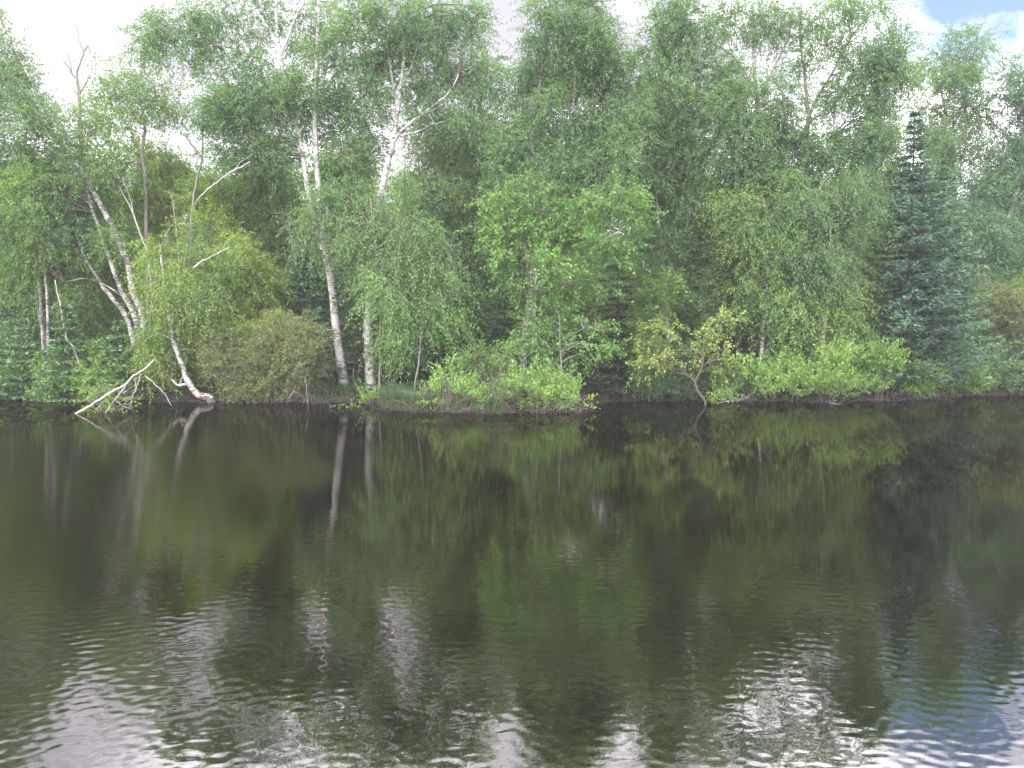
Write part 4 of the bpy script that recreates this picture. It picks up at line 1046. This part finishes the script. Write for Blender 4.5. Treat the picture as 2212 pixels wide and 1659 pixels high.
# (across, top down-coordinate, distance, crown radius, palette, what singles it out)
BACK = [(-40, 380, 39, 'mid', 'beyond the left edge'), (60, 380, 41, 'yellow', 'behind the peeling birch at the left margin'), (150, 480, 38, 'mid', 'behind the top of the leaning birch clump'), (240, 460, 42, 'mid', 'behind the crooked grey tree'),
        (330, 440, 40, 'yellow', 'behind the round-topped yellow-green tree'), (425, 520, 39, 'mid', 'behind the broken dark-topped snag'), (530, 400, 41, 'mid', 'behind the left crown of the white pair'), (610, 380, 38, 'mid', 'behind the double stems of the white pair'),
        (700, 380, 42, 'mid', 'behind the left white trunk'), (790, 390, 39, 'yellow', 'between the upper stems of the white pair'), (880, 400, 41, 'mid', 'under the fork of the right white birch'), (960, 480, 38, 'mid', 'right of the fork of the right white birch'),
        (1050, 430, 41, 'mid', 'left of the central poplar'), (1150, 300, 39, 'mid', 'behind the kinked pale stem of the central poplar'), (1260, 340, 42, 'mid', 'behind the right half of the central poplar'), (1370, 420, 40, 'mid', 'right of the central poplar'),
        (1460, 470, 38, 'mid', 'left of the thin dark pine'), (1560, 400, 43, 'yellow', 'behind the thin dark pine'), (1640, 410, 39, 'mid', 'behind the trunk of the tall see-through birch'), (1730, 420, 41, 'deep', 'under the pale trunk gap'),
        (1830, 420, 39, 'mid', 'behind the weeping birch beside the blue fir'), (1910, 330, 42, 'mid', 'just left of the fir spire'), (2010, 330, 40, 'deep', 'between the two fir tips'), (2110, 400, 43, 'teal', 'behind the ragged tall tree'),
        (2200, 400, 41, 'deep', 'at the right margin'), (2290, 340, 40, 'mid', 'beyond the right edge')]
protos = {}
for k, (a, q, Y, pal, where) in enumerate(BACK):
    c = at(a, q - 45, Y)
    z0 = float(ground(c[0], Y))
    H = c[2] - z0
    if pal not in protos:
        protos[pal] = (wild_tree('woodland_tree', 'leafy woodland tree ' + where, c[0], Y, H, 2.3, pal), H)
    else:
        src, h0 = protos[pal]
        copy_thing(src, (c[0], Y, z0), rng.random() * 6.28, (rng.uniform(.9, 1.2), H / h0), 'leafy woodland tree ' + where)
# far rows: lower, close the view under the crowns
for k in range(24):
    a = -150 + k * 108 + rng.normal() * 20
    Y = 47 + 9 * (k % 2) + rng.random() * 3
    q = 340 + rng.random() * 70
    c = at(a, q, Y)
    z0 = float(ground(c[0], Y))
    src, h0 = protos[['mid', 'deep', 'teal', 'mid'][k % 4]]
    copy_thing(src, (c[0], Y, z0), rng.random() * 6.28, (rng.uniform(1.3, 1.6), (c[2] - z0) / h0), 'distant tree of the wood, hardly seen between nearer trunks and crowns')
# shaded bushes on the forest floor
bush = None
for k in range(34):
    a = -120 + k * 72 + rng.normal() * 18
    Y = 31.5 + 4.5 * rng.random()
    c = at(a, 800, Y)
    z0 = float(ground(c[0], Y))
    if bush is None:
        w = 1.1
        base = np.array([c[0], Y, z0])
        bush = thing('understory_bush', 'shaded bush on the forest floor behind the shore trees', 'bush', base, 'shaded bushes on the forest floor')
        pf = [(base + np.array([rng.normal() * .5, rng.normal() * .5, .5 + 1.5 * rng.random()]), np.array([.8, .8, .6]), 1.0) for _ in range(7)]
        mb = MB()
        lines = [mb.tube(np.array([base + [rng.normal() * .15, rng.normal() * .15, -.1], base * .5 + p[0] * .5 + [0, 0, .2], p[0]]), .02, .006, 5) for p in pf]
        mb.build('stems', BROWN, bush, base)
        lf, wd = crown(pf, lines, 'birch', 2.3, True, .012, .35, .4)
        lf.build('foliage', LEAF['deep'], bush, base)
        wd.build('twigs', BROWN, bush, base)
    else:
        copy_thing(bush, (c[0], Y, z0), rng.random() * 6.28, (rng.uniform(.8, 1.4), rng.uniform(.7, 1.5)), bush['label'])

# ------------------------------------------------------------------ render settings
scn.render.resolution_x, scn.render.resolution_y = 1024, 768
vs = scn.view_settings
vs.view_transform = 'Standard'
vs.look = 'None'
vs.exposure, vs.gamma = 1.5, 1
vs.use_curve_mapping = False
cy = scn.cycles
cy.max_bounces, cy.diffuse_bounces, cy.glossy_bounces, cy.transmission_bounces, cy.transparent_max_bounces, cy.volume_bounces = 7, 5, 2, 3, 4, 0
cy.caustics_reflective = cy.caustics_refractive = False
cy.sample_clamp_indirect = 4
cy.use_denoising = True
cy.use_adaptive_sampling = True
cy.adaptive_threshold = .02
